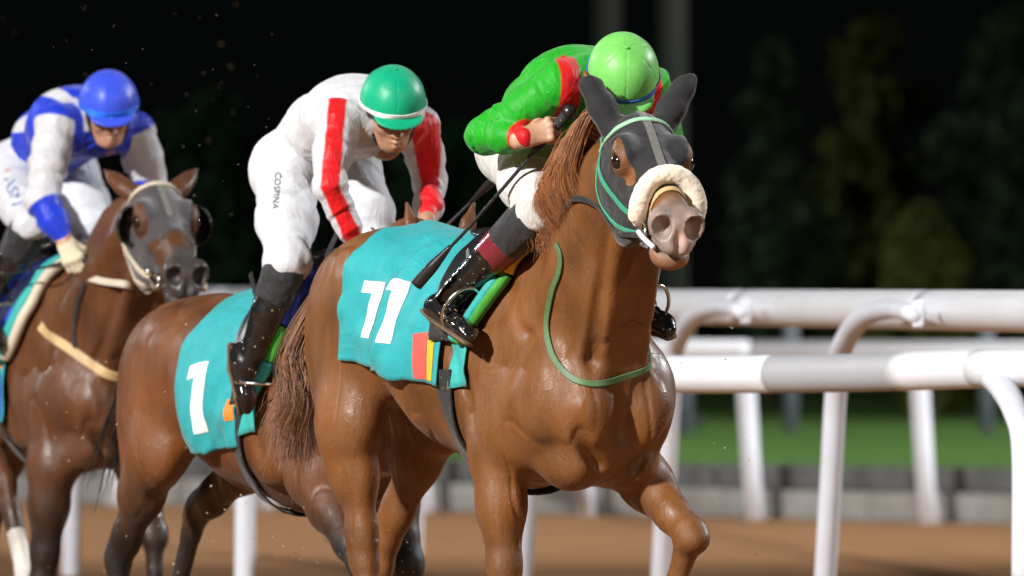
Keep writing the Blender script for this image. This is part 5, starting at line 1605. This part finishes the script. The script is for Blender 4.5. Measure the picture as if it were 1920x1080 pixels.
sp3 = dict(J=dict(P=(-.40, 0, 1.965), W=(-.22, 0, 2.065), C=(-.02, 0, 2.12), S=(.12, 0, 2.10), HC=(203, 207, -.0),
                  SR=(105, 235, -.17), SL=(250, 246, .17), ER=(78, 375, -.27), WR=(122, 452, -.22), EL=(283, 340, .25), WL=(268, 430, .2),
                  HR=(-.36, -.12, 1.925), HL=(-.36, .12, 1.925), KR=(58, 418, -.22), KL=(172, 425, .12),
                  AR=(-22, 575, -.325), TR=(-5, 630, -.33), AL=(-.18, .30, 1.36), TL=(-.08, .32, 1.28)),
           face=(.14, -.86, -.48), up=(.03, -.4, .9), handR=dict(d=F3.vec((.40, -.35, -.85)), s=F3.vec((.75, -.1, .3)), p=F3.vec((-.3, .9, -.3)), curl=.55),
           handL=dict(d=F3.vec((0, -.6, -.8)), s=F3.vec((.9, .2, .3)), p=(0, -1, 0)), jacket=M['silk_blue'], collar=M['band_white'], breeches=M['breech_grey'], cap=M['cap_blue'],
           capband=M['band_sky'], bandw=.024, mark=mark3, seed=3, saddle=sad3, bar=(-.18, .22, 1.58), bag=.018, skin=(.46, .24, .15))
j3, J3, Hd3, g3, c3 = make_jockey(F3, sp3, 'jockey in blue and white silks with blue cap and cream glove, leftmost rider', .0062)
F = Field(J3['WR'] - .16, J3['WR'] + .16, .0045)
hs = sp3['handR']; hand_solids(F, J3['WR'], hs['d'], hs['s'], hs['p'], hs['curl'], .0035)
gl = garment(F, 'glove', M['glove'], j3, 0)

# ------------------------------------------------------------------ whips, lettering, flying dirt
def whip(name, fr, pts, r, label, mat, group=None):
    e = empty(name, tuple(fr.O), fr.rz, label=label, cat='whip', group=group)
    P = [np.array(p, float) for p in pts]; d = (P[-1] - P[0]); L = np.linalg.norm(d); d /= L
    cord('shaft', e, mat, [P[0] + d * .16] + P[1:-1] + [P[-1] - d * .14], [r * .75, r * .5, r * .45], 8)
    h = cord('handle', e, M['black_web'], [P[0], P[0] + d * .08, P[0] + d * .17], [r * 1.5, r * 1.35, r * 1.0], 10)
    mb = MB(); mb.ball(P[0], r * 1.9, 10, 8); mb.build('knob', M['black_leather'], h, True)
    cord('popper', e, M['black_leather'], [P[-1] - d * .17, P[-1] - d * .08, P[-1]], [r * .6, r * 1.6, r * 1.7], 8)
    return e
gr = g1['R']
wb = np.array(F1.at(1056, 208, 0.0)); 
tip = F1.at(781, 534, -.445)
dirw = (tip - gr) / np.linalg.norm(tip - gr)
whip('jockey_whip', F1, [gr - dirw * .085, gr, gr + dirw * .38 + np.array([0, 0, -.006]), tip], .0125, 'black whip held by the green jockey, slanting down across the teal cloth', M['whip'])
g_ = g2['L']; t2 = F2.at(936, 326, .22); dd = (t2 - g_) / np.linalg.norm(t2 - g_)
whip('jockey_whip', F2, [g_ - dd * .07, g_ + dd * .2, t2], .009, 'thin grey whip held in the left hand of the white and red jockey', M['whip_grey'])
g_ = g3['R']; t3 = F3.at(-60, 528, -.40); dd = (t3 - g_) / np.linalg.norm(t3 - g_)
whip('jockey_whip', F3, [g_ - dd * .05, g_ + dd * .2, t3], .009, 'dark whip in the cream gloved hand of the blue jockey', M['whip'])

def lettering(name, parent, mat, fr, bvh, text, p0, ex, ey, height):
    """letters laid on a garment; p0 = start of the line as seen in the picture, ex / ey = directions of the line and of the letters' tops"""
    cu = bpy.data.curves.new('letters', 'FONT'); cu.body = text; cu.size = 1.0; cu.resolution_u = 3
    to = bpy.data.objects.new('letters', cu); COL.objects.link(to)
    bpy.context.view_layer.update()
    me0 = bpy.data.meshes.new_from_object(to.evaluated_get(bpy.context.evaluated_depsgraph_get()))
    bpy.data.objects.remove(to); bpy.data.curves.remove(cu)
    ex = np.array(ex, float); ey = np.array(ey, float); vs = []
    last = None
    for v in me0.vertices:
        q = np.array(p0) + (v.co.x * ex + v.co.y * ey) * height
        o, d = fr.ray(*q); hit = bvh.ray_cast(Vector(o), Vector(d), 200)
        if hit[0] is None: h = last if last is not None else np.zeros(3)
        else: h = np.array(hit[0]) - d * .003
        last = h; vs.append(h)
    fs = [tuple(p.vertices) for p in me0.polygons]; bpy.data.meshes.remove(me0)
    return obj(name, np_mesh(name, vs, fs, False), mat, parent)
lettering('lettering', c2['breeches'], M['letter_grey'], F2, bvh_of(c2['breeches']), 'COSPINA', (516, 322), (-.085, 1), (1, .085), 16.5)
b3 = bvh_of(c3['breeches'])
lettering('lettering', c3['breeches'], M['letter_blue'], F3, b3, 'ASN', (6, 334), (.30, .95), (.95, -.30), 30)
lettering('badge', c3['breeches'], M['red_print'], F3, b3, '-', (8, 330), (1, .0), (0, -1), 44)

rg = np.random.default_rng(12)
vs = []; fs = []
def speck(p, r):
    b = len(vs); o = rg.normal(size=(6, 3)) * .25 + np.array([(1, 0, 0), (-1, 0, 0), (0, 1, 0), (0, -1, 0), (0, 0, 1), (0, 0, -1)])
    vs.extend((np.array(p) + o * r).tolist())
    for f_ in ((0, 2, 4), (2, 1, 4), (1, 3, 4), (3, 0, 4), (2, 0, 5), (1, 2, 5), (3, 1, 5), (0, 3, 5)): fs.append(tuple(b + i for i in f_))
def w_at(px, py, d): return ((px - 960) * d / FPX, d, EYE + (540 - py) * d / FPX)
for _ in range(90):          # clods thrown up round the legs
    px = rg.normal(420, 190); py = 1080 - abs(rg.normal(0, 190)); speck(w_at(px, py, rg.uniform(41.5, 46)), rg.uniform(.0018, .0042))
for _ in range(45):
    speck(w_at(rg.uniform(1230, 1420), rg.uniform(600, 1060), rg.uniform(39, 43)), rg.uniform(.0014, .0032))
for _ in range(60):
    speck(w_at(rg.uniform(0, 520), rg.uniform(20, 420), rg.uniform(41, 50)), rg.uniform(.0010, .0020))
for px, py, d in ((414, 82, 30), (442, 8, 31), (434, 125, 29), (414, 160, 29), (438, 212, 29.5), (391, 263, 29), (156, 14, 30), (3, 35, 30), (26, 60, 30)):
    speck(w_at(px, py, d), rg.uniform(.0009, .0014))
tag(obj('flying_dirt', np_mesh('flying_dirt', np.array(vs), np.array(fs), False), plain_mat('pale_dirt_speck', (.45, .33, .22), .9)), 'small specks of dirt thrown up in the air round the horses', 'dirt', kind='stuff')
